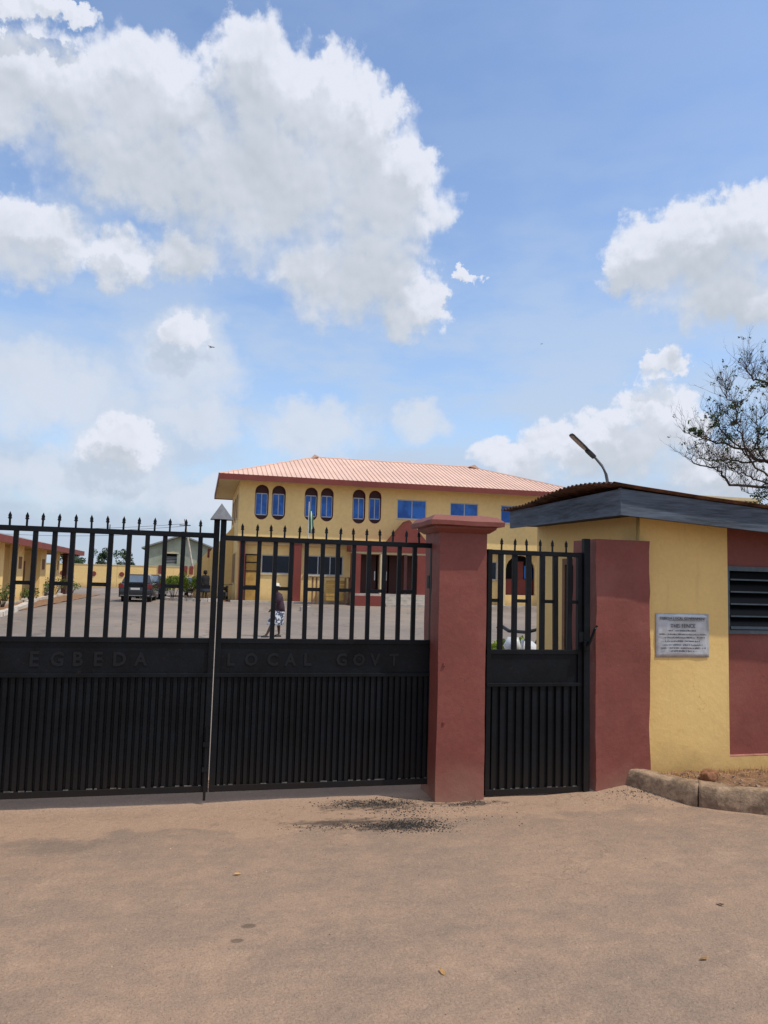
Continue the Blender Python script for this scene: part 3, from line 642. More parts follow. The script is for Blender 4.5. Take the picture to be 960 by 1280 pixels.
# fascia boards
zt_ = lambda x: 2.362-.074*(x-3.165); zb_ = lambda x: 2.158-.062*(x-3.165)
mb = MB(); n = 30
rs = []
for k in range(n+1):
    x = 3.165 + 3.2*k/n; wv_ = .004*noise.noise(Vector((x*2, 0, 1)))
    rs.append([mb.bm.verts.new((x, 5.345+wv_, zb_(x)+.003*noise.noise(Vector((x*6, 4, 1))))), mb.bm.verts.new((x, 5.345+wv_, zt_(x))), mb.bm.verts.new((x, 5.372+wv_, zt_(x))), mb.bm.verts.new((x, 5.372+wv_, zb_(x)))])
for a, b_ in zip(rs, rs[1:]):
    for i in range(4): mb.bm.faces.new((a[i], b_[i], b_[(i+1) % 4], a[(i+1) % 4]))
mb.bm.faces.new(rs[0]); mb.bm.faces.new(rs[-1][::-1]); mb.build('front_fascia_board', 'fascia', gh_)
mb = MB(); rs = []
for k in range(n+1):
    y = 5.374 + (7.55-5.374)*k/n; wv_ = .005*noise.noise(Vector((y*2, 8, 1)))
    rs.append([mb.bm.verts.new((3.166+wv_, y, 2.158+.012*(y-5.37)+.003*noise.noise(Vector((y*6, 1, 1))))), mb.bm.verts.new((3.166+wv_, y, 2.362)), mb.bm.verts.new((3.192+wv_, y, 2.362)), mb.bm.verts.new((3.192+wv_, y, 2.158+.012*(y-5.37)))])
for a, b_ in zip(rs, rs[1:]):
    for i in range(4): mb.bm.faces.new((a[i], b_[i], b_[(i+1) % 4], a[(i+1) % 4]))
mb.bm.faces.new(rs[0]); mb.bm.faces.new(rs[-1][::-1]); mb.build('side_fascia_board', 'fascia', gh_)
MB().box(3.158, 3.1655, 5.338, 5.374, 2.157, 2.368).build('corner_strip', 'fascia', gh_)
mb = MB(); mb.poly([(3.193, 5.373, 2.185), (6.3, 5.373, 2.185-.062*3.1), (6.3, YW-.002, 2.185-.062*3.1), (3.193, YW-.002, 2.185)]); mb.poly([(3.193, YW-.002, 2.185), (XW-.002, YW-.002, 2.185), (XW-.002, 7.55, 2.21), (3.193, 7.55, 2.21)]); 
mb.build('soffit', 'soffit', gh_)
# corrugated sheets: ridges run down the slope (along X)
def sheet(ya, yb, x0, x1, lift, warp, seed):
    mb = MB(); ny = int((yb-ya)/.076*8); nx = 26; g_ = []
    for i in range(nx+1):
        x = x0+(x1-x0)*i/nx; row = []
        for j in range(ny+1):
            y = ya+(yb-ya)*j/ny; t = (y-ya)/(yb-ya); e = max(0, 1-(x-x0)/.9)
            z = 2.372-.074*(x-3.165) + .010*cos(2*pi*(y-5.3)/.076) + lift + warp(t)*e*e + .004*noise.noise(Vector((x*2, y*2, seed)))
            row.append(mb.bm.verts.new((x+.006*noise.noise(Vector((y*5, seed, 0)))*(i == 0), y, z)))
        g_.append(row)
    for a, b_ in zip(g_, g_[1:]):
        for j in range(ny): mb.bm.faces.new((a[j], b_[j], b_[j+1], a[j+1]))
    o = mb.build('roof_sheet', 'rust', gh_, smooth=True)
    sm_ = o.modifiers.new('thickness', 'SOLIDIFY'); sm_.thickness = .0025
sheet(6.62, 7.60, 3.085, 6.4, .000, lambda t: .035*max(0, 1-t*2.2), 1.)
sheet(5.30, 6.70, 3.075, 6.4, .008, lambda t: .012+.045*sin(pi*min(1, t*1.05))+.015*t, 2.)
# plaque on the front wall
pq = root('wall_plaque', 'grey metal commemorative plaque reading THIS FENCE, fixed to the yellow gatehouse wall', 'plaque', (3.87, 5.6, 1.21))
mb = MB(); n = 12; g_ = []
for i in range(n+1):
    g_.append([mb.bm.verts.new((3.622+.492*i/n, 5.592-.006*noise.noise(Vector((i*.35, j*.3, 2))), 1.043+.352*j/n)) for j in range(n+1)])
for a, b_ in zip(g_, g_[1:]):
    for j in range(n): mb.bm.faces.new((a[j], b_[j], b_[j+1], a[j+1]))
o = mb.build('plate', 'plaque', pq, smooth=True); sm_ = o.modifiers.new('thickness', 'SOLIDIFY'); sm_.thickness = .003; sm_.offset = 1
def pline(txt, z, h_, wd):
    me = text_mesh(txt, h_*1.4, .001, 1, 0); me.materials.append(M['ink'])
    w0 = max(v.co.x for v in me.vertices)-min(v.co.x for v in me.vertices); me.transform(Matrix.Scale(wd/w0, 4, Vector((1, 0, 0))))
    put(me, 'text_line', pq, (3.868, 5.583, z))
pline('EGBEDA LOCAL GOVERNMENT', 1.346, .022, .42)
MB().box(3.74, 4.07, 5.582, 5.584, 1.338, 1.3405).build('underline', 'ink', pq)
pline('THIS FENCE', 1.282, .032, .23)
rnd = random.Random(12)
for z, wd in ((1.252, .26), (1.222, .43), (1.197, .40), (1.168, .33), (1.137, .36), (1.112, .41), (1.088, .22)):
    mb = MB(); x = 3.868-wd/2     # engraved lines too worn to read
    while x < 3.868+wd/2:
        L = rnd.uniform(.004, .010); h_ = rnd.uniform(.006, .013)
        if rnd.random() < .84: mb.box(x, x+L*.75, 5.5825, 5.584, z, z+h_) if rnd.random() < .5 else mb.box(x, x+.003, 5.5825, 5.584, z, z+h_).box(x, x+L*.7, 5.5826, 5.584, z+h_*.5-.0015, z+h_*.5+.0015)
        x += L+.002
    mb.build('worn_line', 'ink', pq)
# cloth hanging at the door
mb = MB(); mb.loft([(3.43, 6.05, 1.20, .02, .03), (3.42, 6.04, 1.14, .035, .07), (3.42, 6.04, 1.0, .04, .08), (3.43, 6.05, .80, .045, .085), (3.43, 6.05, .70, .04, .07)], 12).rough(.012, 14)
tag(mb.build('hanging_cloth', 'purple', smooth=True), 'purple cloth hanging beside the gatehouse door behind the pedestrian gate', 'cloth')

# ================================================================== STREET LAMP
sl_ = root('street_lamp', 'black LED street lamp on a curved pole rising behind the gatehouse roof', 'street lamp', (5.15, 9, 0))
MB().tube([(5.15, 9, 0), (5.145, 9, 2.6), (5.14, 9, 2.92), (5.11, 9, 3.06), (5.05, 9, 3.17), (4.96, 9, 3.262), (4.90, 9, 3.31)], [.035, .03, .022, .020, .018, .016, .015], 10).build('pole', 'galv', sl_, smooth=True)
a = Vector((4.93, 9, 3.285)); b_ = Vector((4.60, 9, 3.553)); d = (b_-a).normalized(); nn = Vector((0, 1, 0)); up = nn.cross(d)*-1
if up.z < 0: up = -up
def slab(a, d, up, s0, s1, w0, w1, t0, t1):
    mb = MB(); q = []
    for s_, w_ in ((s0, w0), ((s0*.7+s1*.3), w1), (s1-.02, w1), (s1, w1*.6)):
        c = a+d*s_; q.append([mb.bm.verts.new(c+nn*(k*w_)+up*t) for k, t in ((-1, t0), (1, t0), (1, t1), (-1, t1))])
    for p_, r_ in zip(q, q[1:]):
        for i in range(4): mb.bm.faces.new((p_[i], p_[(i+1) % 4], r_[(i+1) % 4], r_[i]))
    mb.bm.faces.new(q[0]); mb.bm.faces.new(q[-1]); return mb
slab(a, d, up, .06, .425, .03, .05, -.008, .012).build('lamp_head', 'lamp_body', sl_)
slab(a, d, up, -.02, .13, .028, .034, -.022, .018).build('driver_box', 'lamp_body', sl_)
slab(a, d, up, .14, .41, .03, .043, -.014, -.0085).build('led_panel', 'lamp_glass', sl_)

# ================================================================== TREE AT THE RIGHT
tr = root('bare_tree', 'large half-bare tree with sparse green leaf tufts behind the gatehouse roof', 'tree', (15.6, 16, 0))
rnd = random.Random(21)
limbs = [
 [(15.5,3.0),(14.3,4.0),(13.47,4.11),(12.28,4.13),(12.02,4.42),(11.64,4.50),(11.21,4.62),(11.03,4.73)],
 [(15.5,3.6),(14.3,4.5),(13.49,4.79),(12.97,5.03),(12.40,5.11),(11.89,5.22),(11.47,5.21),(11.1,5.31)],
 [(14.3,4.5),(13.6,4.75),(13.28,4.94),(13.13,5.46),(13.09,5.74),(13.42,6.0),(13.5,6.5)],
 [(13.49,4.79),(12.97,5.03),(12.52,5.44),(12.46,5.81),(12.58,6.04)],
 [(13.6,4.2),(12.82,4.53),(12.49,4.92),(12.16,5.24),(12.07,5.52),(11.97,5.93),(11.7,6.13),(11.63,6.3)],
 [(15.4,4.0),(14.9,5.6),(14.46,6.39),(13.53,6.86),(13.3,6.9),(13.1,7.11),(13.08,7.29)],
 [(14.3,4.0),(13.48,4.27),(12.89,4.42),(12.57,4.46),(12.24,4.53)],
 [(15.4,3.8),(14.4,5.2),(13.9,5.9),(13.6,6.5),(13.55,7.1)],
 [(15.5,3.0),(14.8,3.6),(14.0,3.75),(13.2,3.9),(12.7,4.0)],
 [(13.49,4.79),(12.9,4.75),(12.5,4.8),(12.1,4.75),(11.7,4.85)],
 [(15.5,3.6),(16.4,5.2),(17.0,6.6),(17.3,7.6)], [(15.5,3.2),(16.8,4.4),(17.9,5.2),(18.6,5.8)], [(15.4,4.2),(15.6,6.0),(15.3,7.4),(15.4,8.4)]]
mb = MB(); mb.tube([(15.6, 16, -.1), (15.55, 16, 1.2), (15.5, 16.05, 2.4), (15.5, 16, 3.3), (15.4, 16, 4.3)], [.34, .27, .23, .19, .13], 12)
mb.rough(.03, 2).build('trunk', 'bark', tr, smooth=True)
tw = MB(); ends = []
def wig(pts, y0, r0, r1, amp=.035):
    out = []; ys = y0
    for i, (a, b_) in enumerate(zip(pts, pts[1:])):
        for k in range(4):
            t = k/4; out.append([a[0]+(b_[0]-a[0])*t, ys, a[1]+(b_[1]-a[1])*t]); ys += rnd.uniform(-.09, .09)
    out.append([pts[-1][0], ys, pts[-1][1]])
    for p in out[1:-1]: p[0] += rnd.uniform(-amp, amp); p[2] += rnd.uniform(-amp, amp)
    n = len(out)
    return [Vector(p) for p in out], [r0+(r1-r0)*i/(n-1) for i in range(n)]
def twig(p, d, L, r, depth):
    pts = [p]; q = p.copy(); dd = d.copy(); n = 4
    for k in range(n):
        dd = (dd + Vector((rnd.gauss(0, .22), rnd.gauss(0, .22), rnd.gauss(.12, .18)))).normalized(); q = q + dd*L/n; pts.append(q.copy())
        if depth and rnd.random() < .7: twig(q.copy(), (dd+Vector((rnd.gauss(0, .7), rnd.gauss(0, .7), rnd.gauss(.3, .4)))).normalized(), L*rnd.uniform(.4, .7), r*.6, depth-1)
    tw.tube(pts, [r*(1-.75*k/n) for k in range(n+1)], 4); ends.append(q)
for i, L in enumerate(limbs):
    pts, rr = wig(L, 16+(0 if i < 3 else rnd.uniform(-.25, .25)), .048 if i in (0, 1, 7, 10, 11, 12, 5) else .026, .006)
    mb = MB(); mb.tube(pts, rr, 7); mb.build('limb', 'bark', tr, smooth=True)
    for k, p in enumerate(pts[5:]):
        for _ in range(4):
            if p.x < 11.6 and rnd.random() < .6: continue
            d = Vector((rnd.gauss(-.08, .45), rnd.gauss(0, .6), rnd.gauss(.75, .4))).normalized(); twig(p, d, rnd.uniform(.22, .6), .0058, 2)
tag(tw.build('twigs', 'bark', tr), kind='stuff')
mb = MB()
TUFT = [(11.52,5.33,.20,.12),(11.36,5.42,.12,.08),(11.99,5.79,.14,.15),(12.05,5.6,.12,.1),(12.65,6.18,.17,.12),(12.45,6.02,.18,.1),(13.18,6.65,.13,.1),(13.42,6.68,.1,.08),(13.39,5.6,.17,.2),(12.59,5.7,.1,.1),(13.45,5.35,.2,.15),(13.13,3.8,.3,.16),(13.36,4.01,.25,.2),(13.46,3.52,.4,.2),(12.9,3.66,.2,.12),(13.7,4.4,.25,.2),(14.2,5.4,.35,.25),(14.6,6.4,.4,.3),(15.3,7.6,.5,.35),(16.8,6.6,.5,.4),(17.9,5.4,.6,.4),(13.2,5.05,.12,.08),(12.3,5.3,.1,.1)]
for i, (x, z, rx, rz) in enumerate(TUFT):
    for k in range(3): leaves(mb, (x+rnd.uniform(-rx, rx)*.7, 16+rnd.uniform(-.2, .2), z+rnd.uniform(-rz, rz)*.6), (rx*.55, .15, rz*.6), int(22+320*rx*rz), .08, seed=i*5+k)
for e in ends:
    if rnd.random() < .035: leaves(mb, e, (.05, .05, .05), 5, .07, seed=rnd.randint(0, 9999))
tag(mb.build('green_leaves', 'leaf', tr), kind='stuff')
mb = MB()
for x, z in ((12.17, 4.75), (12.15, 5.42), (12.5, 4.6), (11.7, 5.25), (13.0, 4.95), (12.3, 4.85)): leaves(mb, (x, 16, z), (.12, .15, .10), 36, .08, seed=int(x*100))
tag(mb.build('browned_leaves', 'leaf_dry', tr), kind='stuff')

# ================================================================== MAIN BUILDING
MX0, MX1, MY, MYB = 2.30, 24.2, 49.5, 60.7
B = root('office_building', 'two-storey yellow office building with salmon hipped roof and maroon trim across the courtyard', 'building', (2.3, 49.5, 0))
ovals = [(3.72, 6.40, .86, 2.24), (4.80, 6.41, .87, 2.22), (6.90, 6.42, .84, 2.18), (7.95, 6.44, .84, 2.2), (10.08, 6.42, .86, 2.26), (11.17, 6.44, .84, 2.2)]
rects = [(12.69, 14.72, 5.74, 7.04), (16.42, 18.42, 5.76, 7.0), (20.09, 22.0, 5.76, 7.0)]
mb = sheet_with_holes(MX0, MX1, 3.85, 7.72, [capsule(*o) for o in ovals] + [rect(*r) for r in rects], MY, MY+.30)
mb.build('upper_wall', 'cream_wall', B)
MB().box(MX0, MX0+.3, MY+.302, MYB, 0, 7.72).build('left_wall', 'cream_wall', B)
MB().box(MX1-.3, MX1, MY+.302, MYB, 0, 7.72).build('right_wall', 'cream_wall', B)
MB().box(MX0+.3, MX1-.3, MYB-.3, MYB, 0, 7.72).build('back_wall', 'cream_wall', B)
MB().box(MX0+.3, MX1-.3, MY+.302, MYB-.3, 3.86, 4.0).build('upper_floor', 'concrete', B)
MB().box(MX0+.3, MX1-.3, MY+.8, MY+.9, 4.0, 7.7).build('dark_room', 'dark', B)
def frame_bar(p, x0, x1, z0, z1, y, t=.05, name='mullion', m='white_frame'): return MB().box(x0, x1, y, y+t, z0, z1).build(name, m, p)
for cx, cz, w_, h_ in ovals:
    o = MB().prism(capsule(cx, cz, w_+.01, h_+.01), 'y', MY+.20, MY+.26).build('oval_window', 'dark_maroon', B)
    lin = sheet_with_holes(cx-w_/2-.10, cx+w_/2+.10, cz-h_/2-.1, cz+h_/2+.1, [capsule(cx, cz, w_-.03, h_-.03)], MY+.02, MY+.19)
    # keep only the reveal strip
    lin = MB(); a1 = capsule(cx, cz, w_-.002, h_-.002); a2 = capsule(cx, cz, w_-.035, h_-.035)
    va = [[lin.bm.verts.new((u, y_, v)) for u, v in q] for q, y_ in ((a1, MY-.012), (a2, MY-.012), (a2, MY+.199), (a1, MY+.199))]
    for i in range(4):
        A_, B_ = va[i], va[(i+1) % 4]
        for k in range(len(A_)): lin.bm.faces.new((A_[k], A_[(k+1) % len(A_)], B_[(k+1) % len(A_)], B_[k]))
    lin.build('reveal', 'far_maroon', o)
    xa, xb = cx-w_*.42, cx+w_*.40; za, zb = cz-.80, cz+.56
    MB().box(xa, xb, MY+.14, MY+.18, za, zb).build('pane', 'blue_glass', o)
    for u0, u1, v0, v1 in ((xa, xb, za-.03, za+.03), (xa, xb, zb-.03, zb+.03), (xa-.03, xa+.02, za+.03, zb-.03), (xb-.02, xb+.03, za+.03, zb-.03), ((xa+xb)/2-.025, (xa+xb)/2+.025, za+.03, zb-.03)):
        frame_bar(o, u0, u1, v0, v1, MY+.11, .06)
for x0, x1, z0, z1 in rects:
    o = MB().box(x0, x1, MY+.05, MY+.12, z0, z0+.06).box(x0, x1, MY+.05, MY+.12, z1-.06, z1).box(x0, x0+.06, MY+.05, MY+.12, z0+.06, z1-.06).box(x1-.06, x1, MY+.05, MY+.12, z0+.06, z1-.06).build('window', 'white_frame', B)
    xm = (x0+x1)/2+.02
    MB().box(x0+.06, xm-.03, MY+.075, MY+.10, z0+.06, z1-.06).build('pane', 'blue_glass', o); MB().box(xm+.03, x1-.06, MY+.075, MY+.10, z0+.06, z1-.06).build('pane', 'blue_glass', o)
    frame_bar(o, xm-.03, xm+.03, z0+.06, z1-.06, MY+.04, .07)
    MB().box(x0-.04, x1+.04, MY-.04, MY+.049, z0-.07, z0-.002).build('sill', 'cream_trim', o)
# dark gap in the first rectangular window (one sash slid open)
# ground floor, set back under the upper storey
G0 = MY+.60
gw = [(3.90, 5.75, 1.86, 3.06), (6.72, 9.25, 1.84, 3.10), (15.35, 17.2, 1.83, 3.07), (18.2, 20.1, 1.85, 3.09)]
mb = sheet_with_holes(MX0+.3, MX1-.3, 0, 3.855, [rect(*r) for r in gw] + [rect(10.2, 14.9, .74, 3.35), [(20.75, .84)] + [(21.85-1.1*cos(t*pi/10), 2.6+1.0*sin(t*pi/10)) for t in range(11)] + [(22.95, .84)]], G0, G0+.25)
mb.build('lower_wall', 'cream_wall', B)
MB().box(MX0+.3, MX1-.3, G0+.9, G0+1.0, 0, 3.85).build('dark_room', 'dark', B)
for i, (x0, x1, z0, z1) in enumerate(gw):
    o = MB().box(x0, x1, G0+.05, G0+.12, z0, z0+.06).box(x0, x1, G0+.05, G0+.12, z1-.06, z1).box(x0, x0+.06, G0+.05, G0+.12, z0+.06, z1-.06).box(x1-.06, x1, G0+.05, G0+.12, z0+.06, z1-.06).build('window', 'white_frame', B)
    n = 3 if x1-x0 > 2.2 else 2; ww = (x1-x0-.12)/n
    for k in range(n):
        MB().box(x0+.06+ww*k+.03, x0+.06+ww*(k+1)-.03, G0+.07, G0+.10, z0+.06, z1-.06).build('pane', 'dark_glass', o)
        if k: frame_bar(o, x0+.06+ww*k-.03, x0+.06+ww*k+.03, z0+.06, z1-.06, G0+.04, .07)
    MB().box(x0-.08, x1+.08, G0-.08, G0-.002, z0-.09, z0-.01).build('sill', 'cream_trim', o)
for x0, x1, m_ in ((2.46, 2.82, 'far_maroon'), (5.93, 6.42, 'far_maroon'), (20.25, 20.5, 'cream_trim'), (23.7, 24.1, 'far_maroon'), (17.4, 17.8, 'far_maroon')):
    MB().box(x0, x1, MY+.05, MY+.4, 0, 3.845).build('column', m_, B)
# panelled yellow door with dark bars at the left
dd = MB().box(2.95, 3.75, G0-.05, G0-.002, .02, 3.05).build('door', 'plank', B)
for z in (1.0, 1.95, 2.5, 3.0): MB().box(2.92, 3.78, G0-.08, G0-.052, z, z+.07).build('door_bar', 'dark', dd)
MB().box(2.86, 2.92, G0-.08, G0-.004, .02, 3.07).build('door_jamb', 'dark_maroon', dd); MB().box(3.78, 3.84, G0-.08, G0-.004, .02, 3.07).build('door_jamb', 'dark_maroon', dd)
# arch surround and the things seen in it
MB().box(20.75, 22.95, G0+.4, G0+.5, .8, 1.95).build('arch_counter', 'far_maroon', B)
MB().box(21.6, 22.3, G0+.55, G0+.6, 1.95, 3.2).build('inner_wall', 'far_maroon', B)
MB().box(22.35, 22.95, G0+.5, G0+.54, 2.0, 2.9).build('pane', 'blue_glass', B)
# slab edge, plinth, apron
MB().box(MX0+.3, MX1-.3, MY+.301, G0-.002, 3.70, 3.852).build('slab_edge', 'cream_trim', B)
MB().box(MX0-.3, MX1+.3, MY-.55, MY+.04, -.02, .12).build('apron', 'concrete', B)
# portico
P0 = 47.9
MB().box(9.35, 15.25, P0, MY-.002, 3.42, 4.05).build('portico_beam', 'far_maroon', B)
MB().box(9.55, 15.05, P0+.1, MY-.002, 3.28, 3.418).build('beam_soffit', 'cream_trim', B)
MB().prism([(11.85, 4.052), (14.45, 4.052), (13.15, 5.55)], 'y', P0, MY-.002).build('portico_gable', 'far_maroon', B)
for x0, x1, m_ in ((9.40, 10.0, 'far_maroon'), (11.28, 11.42, 'cream_trim'), (12.85, 13.05, 'dark_maroon'), (13.75, 14.35, 'far_maroon')):
    MB().box(x0, x1, P0+.05, P0+.45, .74, 3.279).build('portico_column', m_, B)
for x0, x1 in ((10.3, 11.5), (11.6, 12.3), (12.4, 13.5), (13.6, 14.8)):
    d_ = MB().box(x0, x1, G0+.05, G0+.12, .76, 3.3).build('entrance_door', 'dark_maroon', B)
    MB().box(x1-.12, x1-.06, G0+.0, G0+.048, 1.6, 2.2).build('handle', 'chrome', d_)
MB().box(9.5, 15.9, P0-.2, G0-.01, 0, .74).build('portico_floor', 'concrete', B)
for k in range(4): MB().box(11.35, 15.9, P0-.2-.32*(k+1), P0-.2-.32*k-.002, 0, .74-.148*(k+1)).build('step', 'concrete', B)
MB().box(9.4, 11.3, P0-1.2, P0-.21, 0, .62).build('step_flank', 'far_maroon', B)
MB().box(14.50, 14.92, G0-.03, G0-.003, 1.02, 1.36).build('wall_panel', 'chrome', B)
MB().box(15.0, 15.35, MY-.3, MY-.002, 3.1, 3.4).build('lamp_bracket', 'dark_maroon', B)
# left flank: windows and slots
for y0, y1, z0, z1 in ((50.6, 51.3, 5.4, 6.9), (53.2, 54.2, 5.4, 6.9), (56.5, 57.5, 5.4, 6.9), (50.4, 50.7, 1.2, 3.1), (51.3, 51.6, 1.2, 3.1), (52.3, 52.7, 1.2, 3.1), (53.6, 54.0, 1.2, 3.1)):
    o = MB().box(MX0-.06, MX0-.002, y0-.08, y1+.08, z0-.08, z1+.08).build('flank_window', 'cream_trim', B); MB().box(MX0-.08, MX0-.062, y0, y1, z0, z1).build('pane', 'wood', o)
MB().box(.7, MX0-.01, 55.5, 60.5, 0, 3.3).build('flank_annex', 'cream_wall', B)
MB().prism([(.7, 3.3), (MX0-.01, 3.3), (MX0-.01, 5.2)], 'y', 55.6, 55.9).build('stair_wall', 'cream_wall', B)
MB().box(-.35, .695, 56.5, 56.8, 0, 2.3).build('annex_parapet', 'cream_wall', B)
mb = MB().prism([(-.35, 2.3), (.695, 2.3), (.695, 3.5)], 'y', 56.5, 56.8).build('parapet_slope', 'cream_wall', B)
MB().box(.55, .80, 56.45, 56.498, 2.9, 3.55).build('parapet_end', 'far_maroon', B)
# roof
EX0, EX1, EY0, EY1, EZ, RZ = .95, 26.95, 48.55, 61.8, 7.98, 10.42
RY = (EY0+EY1)/2; RX0, RX1 = 7.8, 19.9
def face3(name, pts, m='roof', par=B):
    mb = MB(); n = (Vector(pts[1])-Vector(pts[0])).cross(Vector(pts[2])-Vector(pts[0])).normalized()
    if n.z < 0: n = -n
    top = [mb.bm.verts.new(Vector(p)+n*.0) for p in pts]; bot = [mb.bm.verts.new(Vector(p)-n*.06) for p in pts]
    mb.bm.faces.new(top); mb.bm.faces.new(bot[::-1])
    for i in range(len(pts)): mb.bm.faces.new((top[i], bot[i], bot[(i+1) % len(pts)], top[(i+1) % len(pts)]))
    return mb.build(name, m, par)
A_, B_, C_, D_ = (EX0, EY0, EZ), (EX1, EY0, EZ), (EX1, EY1, EZ), (EX0, EY1, EZ); R1, R2 = (RX0, RY, RZ), (RX1, RY, RZ)
rf = face3('roof', [A_, B_, R2, R1]); face3('roof_back_slope', [C_, D_, R1, R2], par=rf); face3('roof_left_hip', [D_, A_, R1], par=rf); face3('roof_right_hip', [B_, C_, R2], par=rf)
mb = MB(); x = EX0+.3
while x < EX1-.2:     # standing ribs of the front slope
    t = min(1, (x-EX0)/(RX0-EX0), (EX1-x)/(EX1-RX1)); ya, yb = EY0, EY0+(RY-EY0)*t; za, zb = EZ, EZ+(RZ-EZ)*t
    mb.poly([(x-.035, ya, za+.004), (x-.012, ya, za+.045), (x-.012, yb, zb+.045), (x-.035, yb, zb+.004)]); mb.poly([(x-.012, ya, za+.045), (x+.012, ya, za+.045), (x+.012, yb, zb+.045), (x-.012, yb, zb+.045)]); mb.poly([(x+.035, ya, za+.004), (x+.012, ya, za+.045), (x+.012, yb, zb+.045), (x+.035, yb, zb+.004)])
    x += .305
tag(mb.build('roof_ribs', 'roof_rib', rf), kind='stuff')
MB().tube([A_, R1], .06, 6).build('hip_cap', 'roof_rib', rf); MB().tube([B_, R2], .06, 6).build('hip_cap', 'roof_rib', rf); MB().tube([R1, R2], .07, 6).build('ridge_cap', 'roof_rib', rf)
MB().prism([(RX0-.35, RZ-.2), (RX0+.3, RZ-.02), (RX0-.05, RZ+.14)], 'y', RY-.5, RY+.3).build('ridge_vent', 'roof_rib', rf)
MB().prism([(RX1-.3, RZ-.02), (RX1+.6, RZ-.2), (RX1+.1, RZ+.14)], 'y', RY-.5, RY+.3).build('ridge_vent', 'roof_rib', rf)
fh = .34
for x0, x1, y0, y1 in ((EX0-.03, EX1+.03, EY0-.05, EY0-.005), (EX0-.03, EX0+.02, EY0-.004, EY1), (EX1-.02, EX1+.03, EY0-.004, EY1), (EX0-.03, EX1+.03, EY1+.001, EY1+.05)):
    MB().box(x0, x1, y0, y1, EZ-fh, EZ+.02).build('fascia', 'far_maroon', rf)
MB().box(EX0+.021, EX1-.021, EY0, EY1, EZ-fh+.06, EZ-fh+.09).build('eaves_soffit', 'cream_trim', rf)

# things in front of the main building
ws = root('wooden_stand', 'low wooden stand with brown posts and yellow boards in front of the office windows', 'stand', (8.2, 48.3, 0))
for x in (6.95, 7.2, 9.05, 9.3): MB().box(x, x+.10, 48.2, 48.3, 0, 1.68).build('post', 'wood', ws)
MB().box(6.85, 9.5, 48.1, 48.7, 1.68, 1.75).build('top_board', 'wood', ws)
for k in range(5): MB().box(7.9, 9.2, 48.4, 48.43, .25+.26*k, .47+.26*k).build('board', 'plank', ws)
fp = root('flagpole', 'white flagpole with a drooping green and white flag before the office building', 'flagpole', (5.2, 38, 0))
MB().tube([(5.2, 38, 0), (5.2, 38, 3.5), (5.2, 38, 5.42)], [.045, .035, .022], 8).build('pole', 'white_pole', fp)
MB().box(4.95, 5.45, 37.75, 38.25, 0, .22).build('pole_base', 'concrete', fp)
for i, m_ in enumerate(('green_cloth', 'white_cloth', 'green_cloth')):
    mb = MB(); o = .06*i
    mb.loft([(5.26+o, 38-.02*i, 5.05-.1*i, .02, .03), (5.28+o, 38, 4.6-.1*i, .05, .05), (5.30+o, 38.02, 4.15-.05*i, .07, .06), (5.29+o, 38, 3.85, .05, .05)], 8).rough(.03, 5, 0, i)
    mb.build('flag_stripe', m_, fp, smooth=True)

# ================================================================== LOW BUILDING AT THE LEFT
L_ = root('low_office_block', 'single-storey yellow block with brown fascia and verandah columns along the left of the courtyard', 'building', (-8, 22, 0))
MB().box(-16, -10.4, 20, 57.0, 0, 3.1).build('wall', 'cream_wall', L_)
mb = MB().prism([(-8.0, 3.02), (-8.0, 3.08), (-12.2, 3.95), (-16.4, 3.1), (-16.4, 3.04)], 'y', 19.5, 58.2).build('roof', 'hut_roof', L_)
MB().box(-8.02, -7.97, 19.5, 58.25, 2.78, 3.09).build('fascia', 'far_maroon', L_); MB().box(-10.39, -8.021, 20, 58.1, 2.86, 2.90).build('verandah_ceiling', 'plank', L_)
MB().box(-16.4, -8.021, 58.2, 58.25, 2.78, 3.05).build('end_fascia', 'far_maroon', L_)
for y0, y1, m_ in ((24, 25.3, 'cream_wall'), (29, 30.2, 'cream_wall'), (34.4, 38.6, 'cream_wall'), (41.2, 42.7, 'cream_wall'), (47.1, 48.7, 'cream_wall'), (52.1, 53.2, 'cream_wall')):
    c_ = MB().box(-9.1, -8.75, y0, y1, 0, 2.86).build('column', m_, L_)
    if y1-y0 < 2: MB().box(-8.749, -8.73, y0+.4, y1-.45, 1.7, 2.3).build('niche', 'wood', c_)
MB().box(-9.0, -8.7, 55.8, 56.5, 0, 2.86).build('column', 'dark_maroon', L_)
for y0, y1, z0, z1, m_ in ((26, 28, .1, 2.2, 'wood'), (31, 33, 1, 2.2, 'dark_glass'), (39.2, 40.6, .1, 2.4, 'wood'), (43.5, 45.5, .1, 2.4, 'wood'), (49.5, 51, 1, 2.2, 'wood'), (54, 55.2, .1, 2.2, 'wood')):
    MB().box(-10.39, -10.34, y0, y1, z0, z1).build('shutter', m_, L_)
MB().box(-10.4, -8.6, 20, 57.4, 0, .10).build('verandah_floor', 'concrete', L_)
lk = bpy.data.objects.new('left_kerb', None); lk.name = 'garden_kerb'; C.objects.link(lk); lk['kind'] = 'structure'
